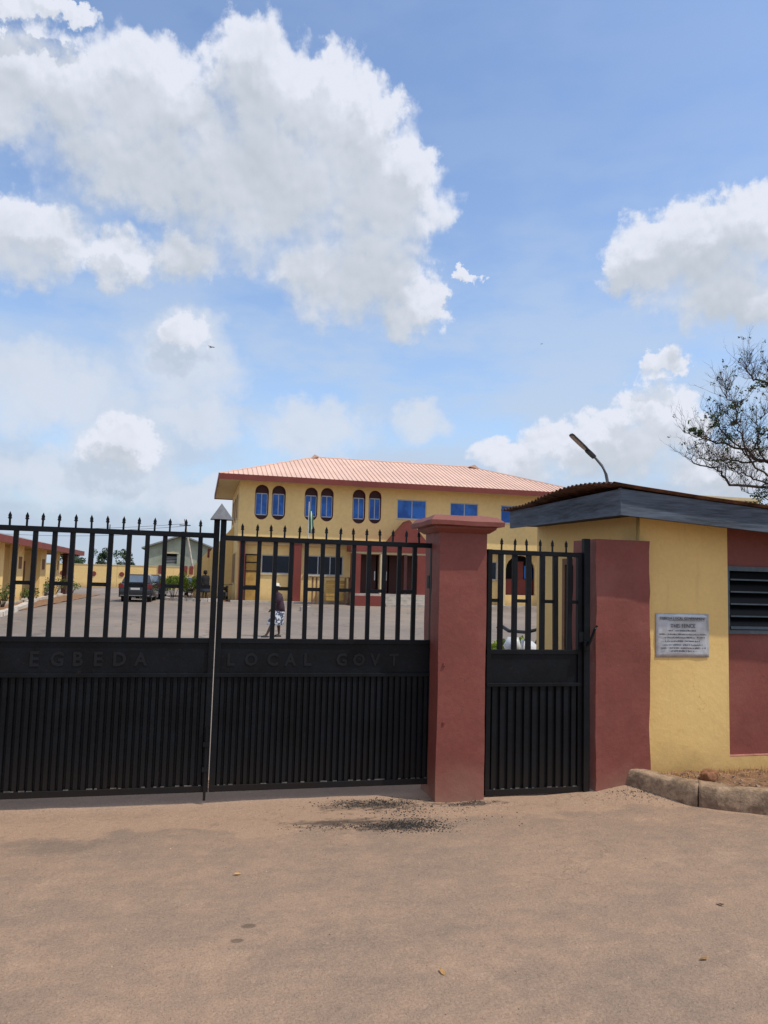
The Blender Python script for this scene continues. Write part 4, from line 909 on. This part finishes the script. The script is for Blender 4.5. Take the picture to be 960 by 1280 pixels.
for (xa, ya), (xb, yb) in zip([(-6.7, 24), (-6.7, 29.5), (-7.0, 33), (-7.9, 40), (-8.6, 46), (-8.7, 52), (-9.3, 59)], [(-6.7, 29.2), (-6.95, 32.7), (-7.6, 38.5), (-8.5, 45.2), (-8.65, 51.4), (-9.2, 58.4), (-10, 64)]):
    d = Vector((xb-xa, yb-ya, 0)).normalized(); n_ = Vector((-d.y, d.x, 0))*.14; p_ = [Vector((xa, ya, 0)), Vector((xb, yb, 0))]
    MB().prism([((p_[0]-n_).x, (p_[0]-n_).y), ((p_[1]-n_).x, (p_[1]-n_).y), ((p_[1]+n_).x, (p_[1]+n_).y), ((p_[0]+n_).x, (p_[0]+n_).y)], 'z', -.02, .16).rough(.04, 2.2, 4).build('kerb_stone', 'white_kerb', lk)
tag(grid(rng(-9, -6.9, 6), rng(22, 60, 40), lambda x, y: .03+.05*noise.noise(Vector((x*2, y*2, 0))) - max(0, (x+8.6-.06*(45-y)))*.0, 'garden_bed', 'soil'), kind='structure')

def bush(name, label, x, y, w_, h_, m_, n=350, seed=0, size=.12, group='shrubs planted inside the compound'):
    r = root(name, label, 'shrub', (x, y, 0), group=group); rn = random.Random(seed); st = MB(); lf = MB()
    for k in range(7):
        a = rn.uniform(0, 2*pi); e = Vector((x+cos(a)*w_*.33, y+sin(a)*w_*.33, h_*rn.uniform(.5, .85))); st.tube([(x+cos(a)*.04, y+sin(a)*.04, 0), ((x+e.x)/2, (y+e.y)/2, e.z*.6), e], [.02, .014, .006], 4)
        leaves(lf, e, (w_*.28, w_*.28, h_*.26), n//7, size, seed*31+k)
    st.build('stems', 'bark', r); tag(lf.build('foliage', m_, r), kind='stuff'); return r
bush('shrub', 'dark spiky shrub nearest the camera beside the low yellow block', -8.1, 36.0, .9, 1.0, 'bush', 300, 1)
bush('shrub', 'rounded green shrub between the verandah columns of the low yellow block', -8.3, 42.6, .8, .75, 'bush', 260, 2)
bush('shrub', 'wide leafy green shrub in front of the far end of the low yellow block', -8.9, 52.5, 2.2, 1.3, 'bush', 700, 3)
bush('shrub', 'dark green shrub just past the left shrub at the end of the block', -8.7, 48.6, .9, 1.1, 'bush', 300, 4)
bush('shrub', 'small reddish green shrub against the far yellow wall at the left', -9.2, 62, 1.0, .85, 'bush', 300, 5)
bush('shrub', 'bright lime shrub on the left side of the kerbed island', -1.55, 52.6, 1.7, 1.5, 'bush_lime', 1600, 6, .16)
bush('shrub', 'bright lime shrub nearest the white car on the kerbed island', -.55, 53.2, 1.5, 1.75, 'bush_lime', 1600, 7, .16)

# kerbed island
isl = [(-2.15, 51.6), (-1.9, 50.6), (-1.0, 49.7), (0.2, 49.3), (1.5, 49.2), (1.9, 50.5), (1.9, 60), (-1.5, 60), (-2.1, 56)]
tag(MB().prism(isl, 'z', -.02, .10).rough(.02, 2, 2).build('planted_island', 'soil'), kind='structure')
ik = bpy.data.objects.new('island_kerb', None); C.objects.link(ik); ik['kind'] = 'structure'
for i in range(4):
    a, b_ = Vector((*isl[i], 0)), Vector((*isl[i+1], 0)); n = 3
    for k in range(n):
        p0, p1 = a.lerp(b_, (k+.03)/n), a.lerp(b_, (k+.95)/n); d = (p1-p0).normalized(); n_ = Vector((-d.y, d.x, 0))*.13
        MB().prism([((p0-n_).x, (p0-n_).y), ((p1-n_).x, (p1-n_).y), ((p1+n_).x, (p1+n_).y), ((p0+n_).x, (p0+n_).y)], 'z', -.02, .19+.03*(k % 2)).rough(.03, 3, 2).build('kerb_stone', 'white_kerb', ik)

# weeds seen at the pedestrian gate
pl = root('weed_patch', 'bright green weeds growing low behind the pedestrian gate', 'plant', (7.0, 16.6, 0))
mb = MB()
for i, (x, y, h_) in enumerate(((6.85, 16.6, .34), (7.3, 16.6, .40), (7.05, 16.8, .2), (7.6, 16.7, .25), (6.7, 16.7, .3))): leaves(mb, (x, y, h_*.55), (.14, .14, h_*.45), 90, .12, seed=i+90, updrift=1)
tag(mb.build('foliage', 'bush_lime', pl), kind='stuff')

# ================================================================== FAR BOUNDARY WALL AND BEYOND
fw = root('boundary_wall', 'long low yellow wall with small maroon roundels closing the far side of the courtyard', 'wall', (-10, 92, 0))
for k in range(9):
    x0 = -40+6.2*k; MB().box(x0+.01, x0+6.19, 92, 92.25, 0, 2.5).build('wall_panel', 'cream_wall', fw)
for x, z in ((-14.77, 1.5), (-11.48, 1.5), (-8.48, 1.5)):
    MB().prism([(x+.27*cos(t*pi/8), z+.27*sin(t*pi/8)) for t in range(16)], 'y', 91.93, 91.998).build('roundel', 'far_maroon', fw)
for x in (-4.3, -1.5, -.85): MB().box(x-.22, x+.22, 91.9, 91.998, 1.7, 2.66).build('pier', 'far_maroon', fw)
MB().box(-40, 15.8, 91.95, 92.3, 2.5, 2.57).build('coping', 'cream_trim', fw)
H_ = root('distant_house', 'pale grey-green gabled house with a dark louvred opening beyond the far wall', 'house', (-2.8, 104, 0))
hx0, hx1, hp = -6.6, 1.9, (-2.35, 6.75)
mb = sheet_with_holes(hx0, hx1, 0, 5.1, [rect(-4.25, -2.85, 3.0, 4.35)], 104, 104.3); mb.build('wall', 'hut', H_)
MB().prism([(hx0, 5.1), (hx1, 5.1), (-2.35, 6.6)], 'y', 104, 104.3).build('gable', 'hut', H_)
MB().box(hx0, hx0+.3, 104.31, 114, 0, 5.1).build('side_wall', 'hut', H_); MB().box(hx1-.3, hx1, 104.31, 114, 0, 5.1).build('side_wall', 'hut', H_)
MB().prism([(hx0-.7, 4.86), (-2.35, 6.68), (-2.35, 6.88), (hx0-.7, 5.06)], 'y', 103.4, 114.2).build('roof_slope', 'hut_roof', H_); MB().prism([(hx1+.7, 4.86), (-2.348, 6.68), (-2.348, 6.88), (hx1+.7, 5.06)], 'y', 103.4, 114.2).build('roof_slope', 'hut_roof', H_)
wd = MB().box(-4.25, -2.85, 104.5, 104.55, 3.0, 4.35).build('window', 'dark', H_)
for k in range(5): MB().box(-4.22, -2.88, 104.15, 104.2, 3.05+.2*k, 3.15+.2*k).build('louvre', 'hut_roof', wd)
MB().box(-4.5, -2.6, 103.9, 103.998, 4.36, 4.5).build('lintel', 'cream_trim', wd)
# leaning utility pole and its wires
up_ = root('utility_pole', 'leaning concrete utility pole in front of the grey-green gabled house', 'pole', (-.7, 95, 0))
MB().tube([(-.35, 95, 0), (-.7, 95, 2.3), (-1.92, 95, 8.3)], [.17, .15, .09], 8).build('pole', 'concrete', up_)
MB().box(-2.5, -1.2, 94.9, 95.0, 7.5, 7.62).build('cross_arm', 'wood', up_)
p2 = root('utility_pole', 'thin upright pole above the far wall left of the dark cars', 'pole', (-12.1, 110, 0)); MB().tube([(-12.1, 110, 0), (-12.0, 110, 8.2)], [.12, .07], 8).build('pole', 'galv', p2); MB().box(-12.7, -11.3, 109.95, 110.05, 7.2, 7.3).build('cross_arm', 'wood', p2)
p3 = root('utility_pole', 'faint thin pole above the end of the low yellow block', 'pole', (-15.6, 118, 0)); MB().tube([(-15.6, 118, 0), (-15.5, 118, 7.2)], [.10, .06], 8).build('pole', 'galv', p3)
for i, (z, lab) in enumerate(((7.55, 'upper'), (7.25, 'middle'), (6.6, 'lower'))):
    mb = MB(); pts = []
    for k in range(13):
        t = k/12; pts.append(Vector((-30+t*28.1, 116-21*t, z+.2-1.1*4*t*(1-t)*.5)))
    tag(mb.tube(pts, .02, 4).build('overhead_wire', 'lamp_body'), lab+' overhead wire of the three strung left from the leaning pole', 'wire')

def tree(label, x, y, h_, w_, seed, m_='far_leaf', n=1500, size=.35, base=.35):
    r = root('tree', label, 'tree', (x, y, 0)); rn = random.Random(seed); st = MB(); st.tube([(x, y, 0), (x+.1, y, h_*.4), (x-.05, y, h_*.75)], [h_*.03, h_*.022, h_*.01], 7).build('trunk', 'bark', r)
    lf = MB(); K = 16
    for k in range(K):
        a = rn.uniform(0, 2*pi); q = rn.random()**.5; z = h_*(base+(1-base)*rn.random()*.85); c = (x+cos(a)*w_*.38*q, y+sin(a)*w_*.38*q, z)
        leaves(lf, c, (w_*.2, w_*.2, h_*.12), n//K, size, seed*17+k)
    tag(lf.build('crown', m_, r), kind='stuff'); return r
tree('rounded dark green tree above the far wall left of the grey-green house', -9.4, 108, 5.0, 3.4, 31)
tree('smaller green tree beside the thin pole left of the cars', -13.0, 112, 5.2, 3.0, 32)
tree('low green tree showing past the end of the low yellow block', -16.8, 112, 4.4, 4.0, 33)
tree('tuft of treetop just showing over the gatehouse fascia', 22.6, 30, 5.35, 1.2, 34, n=900, size=.2)
tree('broad bush-like treetop right of the grey-green house', 4.0, 112, 4.6, 5.0, 35)
bt = root('banana_plant', 'upright bright green banana plant beside the wall of the distant house', 'plant', (.15, 98, 0)); mb = MB(); rn = random.Random(4)
mb.tube([(.15, 98, 0), (.15, 98, 2.4)], [.12, .08], 6); mb.build('stem', 'bush', bt)
for k in range(9):
    a = k*2.4; s_ = rn.uniform(1.2, 2.1); o = rn.uniform(.3, .9); c = Vector((.15, 98, 2.2)); e = c+Vector((cos(a)*o, sin(a)*o, s_)); sd = Vector((-sin(a), cos(a), 0))*.22; mid = c.lerp(e, .55)+Vector((0, 0, .15))
    MB().poly([c, mid-sd, e]).poly([c, e, mid+sd]).build('frond', 'bush_lime' if k % 2 else 'bush', bt)
# far yellow block whose top shows over the gatehouse roof
fb = root('yellow_block', 'plain yellow building top showing over the gatehouse roof near the bare tree', 'building', (28, 40, 0))
MB().box(27.3, 33, 40, 46, 0, 7.0).build('wall', 'cream_wall', fb); MB().box(27.2, 33.1, 39.9, 46.1, 7.0, 7.18).build('parapet', 'cream_trim', fb)

# ================================================================== VEHICLES
def car(label, loc, rz, paint, suv=True, group='cars parked in the courtyard', cat='car'):
    r = root('parked_car', label, cat, loc, rz, group)     # rear faces -Y, length along Y
    W2 = .90; prof = [(-2.2, .42), (-2.28, .62), (-2.24, .98), (-1.95, 1.08), (-1.85, 1.10), (1.0, 1.05), (1.9, .93), (2.2, .78), (2.25, .45), (2.1, .28), (-2.1, .28)]
    mb = MB(); mb.prism(prof, 'x', -W2, W2)
    bmesh.ops.bevel(mb.bm, geom=[e for e in mb.bm.edges if abs(e.verts[0].co.x-e.verts[1].co.x) < .01 and e.verts[0].co.z+e.verts[1].co.z > 1.0], offset=.09, segments=3, affect='EDGES')
    body = mb.build('body', paint, r, local=True, smooth=False)
    cab = MB(); h = 1.58 if suv else 1.46
    lo = [(-.82, -2.0), (.82, -2.0), (.82, .95), (-.82, .95)]; hi = [(-.64, -1.55 if suv else -1.2), (.64, -1.55 if suv else -1.2), (.64, .2), (-.64, .2)]
    A = [cab.bm.verts.new((x, y, 1.06)) for x, y in lo]; Bv = [cab.bm.verts.new((x, y, h)) for x, y in hi]; cab.bm.faces.new(A[::-1]); cab.bm.faces.new(Bv)
    for i in range(4): cab.bm.faces.new((A[i], A[(i+1) % 4], Bv[(i+1) % 4], Bv[i]))
    bmesh.ops.bevel(cab.bm, geom=cab.bm.edges[:], offset=.05, segments=2, affect='EDGES')
    cab.build('cabin', paint, r, local=True)
    def pane(i, j, off, name, m_='dark_glass', s0=.1, s1=.9, t0=.12, t1=.86):
        a0, a1, b0, b1 = (Vector((*lo[i], 1.06)), Vector((*lo[j], 1.06)), Vector((*hi[i], h)), Vector((*hi[j], h))); n_ = (a1-a0).cross(b0-a0).normalized()
        q = [a0.lerp(a1, s).lerp(b0.lerp(b1, s), t)+n_*off for s, t in ((s0, t0), (s1, t0), (s1, t1), (s0, t1))]; q2 = [p-n_*.02 for p in q]
        mb = MB(); v = [mb.bm.verts.new(p) for p in q]; v2 = [mb.bm.verts.new(p) for p in q2]; mb.bm.faces.new(v); mb.bm.faces.new(v2[::-1])
        for k in range(4): mb.bm.faces.new((v[k], v2[k], v2[(k+1) % 4], v[(k+1) % 4]))
        return mb.build(name, m_, r, local=True)
    pane(0, 1, .012, 'rear_window', 'rear_glass'); pane(2, 3, .012, 'windscreen')
    pane(1, 2, .012, 'side_window', s0=.08, s1=.46); pane(1, 2, .012, 'side_window', s0=.50, s1=.88); pane(3, 0, .012, 'side_window', s0=.12, s1=.5); pane(3, 0, .012, 'side_window', s0=.54, s1=.92)
    for s_ in (-1, 1):
        MB().prism([(s_*.60, .80), (s_*.915, .78), (s_*.915, 1.02), (s_*.70, 1.03)], 'y', -2.30, -2.05).build('tail_light', 'tail', r, local=True)
        MB().box(s_*.66-.12, s_*.66+.12, 2.16, 2.262, .62, .78).build('headlight', 'plate', r, local=True)
        MB().box(min(s_*.90, s_*1.06), max(s_*.90, s_*1.06), .55, .70, .98, 1.12, .02).build('wing_mirror', paint, r, local=True)
    MB().box(-.84, .84, -2.36, -2.2, .36, .60, .03).build('rear_bumper', 'lamp_body', r, local=True)
    MB().box(-.80, .80, -2.375, -2.361, .36, .395).build('bumper_trim', 'chrome', r, local=True)
    MB().box(-.50, .50, -2.30, -2.262, .90, .94).build('boot_trim', 'chrome', r, local=True)
    MB().box(-.25, .25, -2.305, -2.27, .70, .81).build('number_plate', 'plate', r, local=True)
    for sx in (-1, 1):
        for y in (-1.4, 1.4):
            w_ = MB().prism([(y+.33*cos(t*pi/10), .33+.33*sin(t*pi/10)) for t in range(20)], 'x', sx*.72-.10, sx*.72+.12 if sx > 0 else sx*.72+.10).build('wheel', 'tyre', r, local=True)
            xo = sx*.845 if sx > 0 else -.825
            MB().prism([(y+.19*cos(t*pi/8), .33+.19*sin(t*pi/8)) for t in range(16)], 'x', xo-.006, xo+.006).build('rim', 'rim', w_, local=True)
    return r
M['rear_glass'] = mat('sky_reflecting_rear_glass', (.09, .13, .19), .08, .2, .8, 0, spec=.9)
car('dark navy hatchback seen from behind, left of the two dark parked cars', (-3.38, 48.2, 0), radians(-2), 'car_navy')
car('dark wine coloured car parked just beyond the navy hatchback', (-3.05, 54.6, 0), radians(-3), 'car_wine')
car('white car parked behind the lime shrubs and the person in black', (-.35, 62.0, 0), radians(8), 'car_white', False)

def motorbike(label, loc, rz, tank='car_white', s=1.0):
    r = root('motorcycle', label, 'motorcycle', loc, rz, 'motorcycles parked in the compound')   # points along +X
    for x in (-.65, .65):
        w_ = MB(); n = 20
        for t in range(n):
            a0, a1 = 2*pi*t/n, 2*pi*(t+1)/n
            P = lambda a, rr, y: (x+rr*cos(a), y, .31+rr*sin(a))
            for ra, ya, rb, yb in ((.31, -.04, .31, .04), (.31, .04, .24, .04), (.24, .04, .24, -.04), (.24, -.04, .31, -.04)): w_.poly([P(a0, ra, ya), P(a1, ra, ya), P(a1, rb, yb), P(a0, rb, yb)])
        w_ = w_.build('wheel', 'tyre', r, local=True)
        for k in range(4): MB().tube([(x+.24*cos(k*pi/4), 0, .31+.24*sin(k*pi/4)), (x-.24*cos(k*pi/4), 0, .31-.24*sin(k*pi/4))], .008, 4).build('spoke', 'rim', w_, local=True)
    MB().tube([(-.65, 0, .31), (-.2, 0, .42), (.2, 0, .45), (.42, 0, .85)], .035, 6).build('frame', 'lamp_body', r, local=True)
    MB().box(-.18, .22, -.12, .12, .30, .58, .04).build('engine', 'rim', r, local=True)
    MB().loft([(.12, 0, .66, .18, .09), (.14, 0, .76, .22, .12), (.18, 0, .86, .17, .10), (.20, 0, .92, .08, .05)], 12).build('tank', tank, r, local=True, smooth=True)
    MB().loft([(-.33, 0, .72, .28, .10), (-.35, 0, .84, .36, .14), (-.36, 0, .92, .30, .11)], 12).build('seat', 'tyre', r, local=True, smooth=True)
    for y in (-.07, .07): MB().tube([(.65, y, .31), (.50, y, .70), (.42, y, .95)], .02, 6).build('fork', 'chrome', r, local=True)
    MB().tube([(.26, -.38, 1.06), (.34, -.30, 1.10), (.42, -.12, 1.04), (.42, .12, 1.04), (.34, .30, 1.10), (.26, .38, 1.06)], .022, 6).build('handlebar', 'lamp_body', r, local=True)
    MB().loft([(.52, 0, .80, .07, .08), (.54, 0, .88, .09, .11), (.52, 0, .98, .05, .07)], 10).build('headlamp', tank, r, local=True, smooth=True)
    mb = MB(); pts = [(.65+.36*cos(t), 0, .31+.36*sin(t)) for t in (radians(20+20*k) for k in range(8))]; mb.tube(pts, .035, 6).build('mudguard', tank, r, local=True)
    return r
motorbike('white motorcycle parked against the gatehouse side, behind the pedestrian gate', (4.05, 8.8, 0), radians(215))
motorbike('dark motorcycle parked by the left corner of the office building', (1.75, 51.0, 0), radians(80), 'lamp_body')

# ================================================================== PEOPLE
def skin_fig(name, verts, edges, radii, m_, parent, sub=2, rootv=0):
    me = bpy.data.meshes.new(name); me.from_pydata(verts, edges, []); me.materials.append(M[m_])
    o = bpy.data.objects.new(name, me); C.objects.link(o); o.parent = parent
    sk = o.modifiers.new('skin', 'SKIN'); sk.use_smooth_shade = True
    me.skin_vertices[0].data[rootv].use_root = True
    for i, r_ in enumerate(radii): me.skin_vertices[0].data[i].radius = (r_, r_) if not isinstance(r_, tuple) else r_
    s_ = o.modifiers.new('sub', 'SUBSURF'); s_.levels = sub; s_.render_levels = sub
    return o
def person(label, loc, rz, J, cloth, H=1.0):
    """J: joints in metres, +X is forward, Y left, Z up"""
    r = root('person', label, 'person', loc, rz)
    V, E_, Rd = [], [], []
    def add(p, rad, par=None):
        V.append(tuple(q*H for q in p)); Rd.append(rad*H if not isinstance(rad, tuple) else tuple(q*H for q in rad))
        if par is not None: E_.append((par, len(V)-1))
        return len(V)-1
    pel = add(J['pelvis'], .13); ch = add(J['chest'], .135, pel); nb = add(J['neck'], .05, ch)
    hd = Vector(J['head']); add((hd.x-.01, hd.y, hd.z-.06), .055, nb); n2 = len(V)-1
    h1 = add((hd.x, hd.y, hd.z+.01), .085, n2); add((hd.x-.005, hd.y, hd.z+.07), .07, h1)
    for s_, sd in ((1, 'l'), (-1, 'r')):
        sh = add(J['sh'+sd], .06, ch); e = add(J['el'+sd], .042, sh); w_ = add(J['wr'+sd], .028, e)
        wv = Vector(J['wr'+sd]); dv = (wv-Vector(J['el'+sd])).normalized(); pm = add(wv+dv*.06, .026, w_)
        for k, (L, o) in enumerate(((.075, -.024), (.085, -.008), (.08, .008), (.062, .022))):
            b0 = wv+dv*.09+Vector((o, 0, 0)); k0 = add(b0, .009, pm); add(b0+dv*L*.5+Vector((.004, -s_*.008, 0)), .008, k0); add(b0+dv*L+Vector((.004, -s_*.022, 0)), .006, len(V)-1)
        t0 = add(wv+dv*.05+Vector((.035, 0, 0)), .010, pm); add(wv+dv*.09+Vector((.05, -s_*.01, 0)), .008, t0)
        hp = add(J['hp'+sd], .09, pel); kn = add(J['kn'+sd], .056, hp); ca = add(tuple(a*.62+b*.38 for a, b in zip(J['kn'+sd], J['an'+sd])), .055, kn)
        an = add(J['an'+sd], .034, ca); av = Vector(J['an'+sd]); add((av.x+.06, av.y, av.z-.045), .032, an); add((av.x+.15, av.y, av.z-.055), .024, len(V)-1)
    skin_fig('body', V, E_, Rd, 'skin', r)
    hz, hx, hy = hd.z*H, hd.x*H, hd.y*H
    for s_ in (-1, 1):
        MB().loft([(hx+.075*H, hy+s_*.032*H, hz+.012*H, .006, .013), (hx+.078*H, hy+s_*.032*H, hz+.02*H, .007, .014)], 8).build('eye', 'plate', r, local=True)
        MB().loft([(hx-.005*H, hy+s_*.088*H, hz-.02*H, .012, .006), (hx-.008*H, hy+s_*.095*H, hz+.02*H, .02, .006)], 8).build('ear', 'skin', r, local=True)
    MB().prism([(hx+.07*H, hz+.015*H), (hx+.105*H, hz-.022*H), (hx+.07*H, hz-.025*H)], 'y', hy-.014*H, hy+.014*H).build('nose', 'skin', r, local=True)
    MB().box(hx+.07*H, hx+.083*H, hy-.024*H, hy+.024*H, hz-.052*H, hz-.042*H).build('mouth', 'dark_maroon', r, local=True)
    for nm, m_, rings in cloth:
        MB().loft([tuple(q*H for q in g_) for g_ in rings], 20).rough(.012, 7).build(nm, m_, r, local=True, smooth=True)
    for nm, m_, s_, keys, rr in J.get('sleeves', []): MB().tube([Vector(k)*H for k in keys], [q*H for q in rr], 12).build(nm, m_, r, local=True, smooth=True)
    return r
# walking woman, mid-stride towards the left (forward = +X local, turned round)
J = dict(pelvis=(0, 0, .86), chest=(.05, 0, 1.16), neck=(.09, 0, 1.36), head=(.14, 0, 1.52), shl=(.07, .17, 1.31), ell=(.16, .21, 1.06), wrl=(.30, .20, .90), shr=(.05, -.17, 1.31), elr=(-.10, -.22, 1.08), wrr=(-.06, -.22, .86),
         hpl=(0, .09, .82), knl=(.22, .09, .48), anl=(.42, .09, .09), hpr=(0, -.09, .82), knr=(-.02, -.09, .46), anr=(-.05, -.09, .09))
J['sleeves'] = [('sleeve', 'shirt', 0, [(.06, .15, 1.33), (.11, .20, 1.18), (.17, .215, 1.05)], [.08, .075, .065]), ('sleeve', 'shirt', 0, [(.04, -.15, 1.33), (-.02, -.20, 1.18), (-.10, -.225, 1.06)], [.08, .075, .065])]
wm = person('person walking left in a white hat, plum shirt and patterned skirt', (2.18, 21.1, 0), radians(195), J,
  [('shirt', 'shirt', [(0, 0, .80, .17, .20), (0, 0, .92, .165, .195), (.03, 0, 1.06, .15, .185), (.05, 0, 1.22, .145, .20), (.06, 0, 1.32, .11, .19), (.08, 0, 1.38, .06, .07)]),
   ('skirt', 'skirt', [(.13, 0, .38, .26, .20), (.12, 0, .46, .26, .20), (.07, 0, .62, .22, .20), (.02, 0, .76, .18, .195), (0, 0, .86, .16, .185)]),
   ('hair', 'hair', [(.11, 0, 1.47, .075, .085), (.12, 0, 1.55, .095, .097), (.125, 0, 1.60, .07, .075)]),
   ('hat', 'hat', [(.14, 0, 1.575, .15, .145), (.14, 0, 1.59, .145, .14), (.135, 0, 1.595, .095, .095), (.13, 0, 1.66, .085, .085), (.13, 0, 1.675, .05, .05)])], H=.87)
for k, (x, y) in enumerate(((.475, .09), (.0, -.09))):
    MB().loft([(x*.87, y*.87, .0, .11, .042), (x*.87, y*.87, .03, .11, .042), (x*.87-.01, y*.87, .05, .07, .035)], 12).build('shoe', 'lamp_body', wm, local=True)
J2 = dict(pelvis=(0, 0, .92), chest=(0, 0, 1.24), neck=(0, 0, 1.48), head=(.02, 0, 1.65), shl=(0, .19, 1.42), ell=(-.02, .25, 1.15), wrl=(.08, .23, .92), shr=(0, -.19, 1.42), elr=(-.02, -.26, 1.15), wrr=(.10, -.22, .95),
         hpl=(0, .1, .88), knl=(.02, .1, .50), anl=(0, .10, .09), hpr=(0, -.1, .88), knr=(.03, -.1, .50), anr=(.02, -.12, .09))
J2['sleeves'] = [('sleeve', 'black_cloth', 0, [(0, .17, 1.44), (-.01, .23, 1.28), (-.01, .255, 1.05), (.06, .24, .98)], [.085, .08, .06, .05]), ('sleeve', 'black_cloth', 0, [(0, -.17, 1.44), (-.01, -.24, 1.28), (-.01, -.26, 1.05), (.07, -.23, .98)], [.085, .08, .06, .05])]
pb = person('person in a black top and dark blue knee-length skirt standing on the kerbed island', (.42, 50.3, .10), radians(-60), J2,
  [('top', 'black_cloth', [(0, 0, .80, .25, .29), (0, 0, .98, .23, .27), (0, 0, 1.15, .20, .25), (0, 0, 1.32, .20, .27), (0, 0, 1.44, .14, .23), (.01, 0, 1.50, .07, .09)]),
   ('skirt', 'navy_cloth', [(.02, 0, .44, .34, .34), (.01, 0, .52, .35, .35), (0, 0, .72, .28, .30), (0, 0, .92, .19, .22)]),
   ('hair', 'hair', [(-.01, 0, 1.56, .10, .11), (-.015, 0, 1.69, .125, .13), (0, 0, 1.79, .09, .09)])], H=1.03)
for y in (.10, -.12): MB().loft([(.05, y, .0, .12, .045), (.05, y, .04, .12, .045), (.03, y, .06, .08, .04)], 12).build('shoe', 'lamp_body', pb, local=True)

# ================================================================== BIRDS
def bird(label, loc, rz, s):
    r = root('bird', label, 'bird', loc, rz, 'birds soaring in the sky')
    MB().tube([(-.16*s, 0, 0), (-.08*s, 0, 0), (0, 0, 0), (.12*s, 0, .01*s), (.17*s, 0, .01*s)], [.008*s, .03*s, .045*s, .028*s, .008*s], 8).build('body', 'feather', r, local=True, smooth=True)
    for k in (-1, 1):
        MB().poly([(.07*s, 0, .01*s), (.10*s, k*.15*s, .06*s), (.02*s, k*.34*s, .05*s), (-.05*s, k*.15*s, .06*s), (-.05*s, 0, .01*s)]).build('wing', 'feather', r, local=True).modifiers.new('thickness', 'SOLIDIFY').thickness = .012*s
    MB().poly([(-.12*s, 0, 0), (-.26*s, .07*s, 0), (-.26*s, -.07*s, 0)]).build('tail', 'feather', r, local=True).modifiers.new('thickness', 'SOLIDIFY').thickness = .01*s
bird('dark bird gliding below the big cloud at the left', (.125, 60, 19.31), radians(-60), .95)
bird('tiny distant bird in the blue gap right of centre', (37.2, 80, 29.25), radians(30), .6)
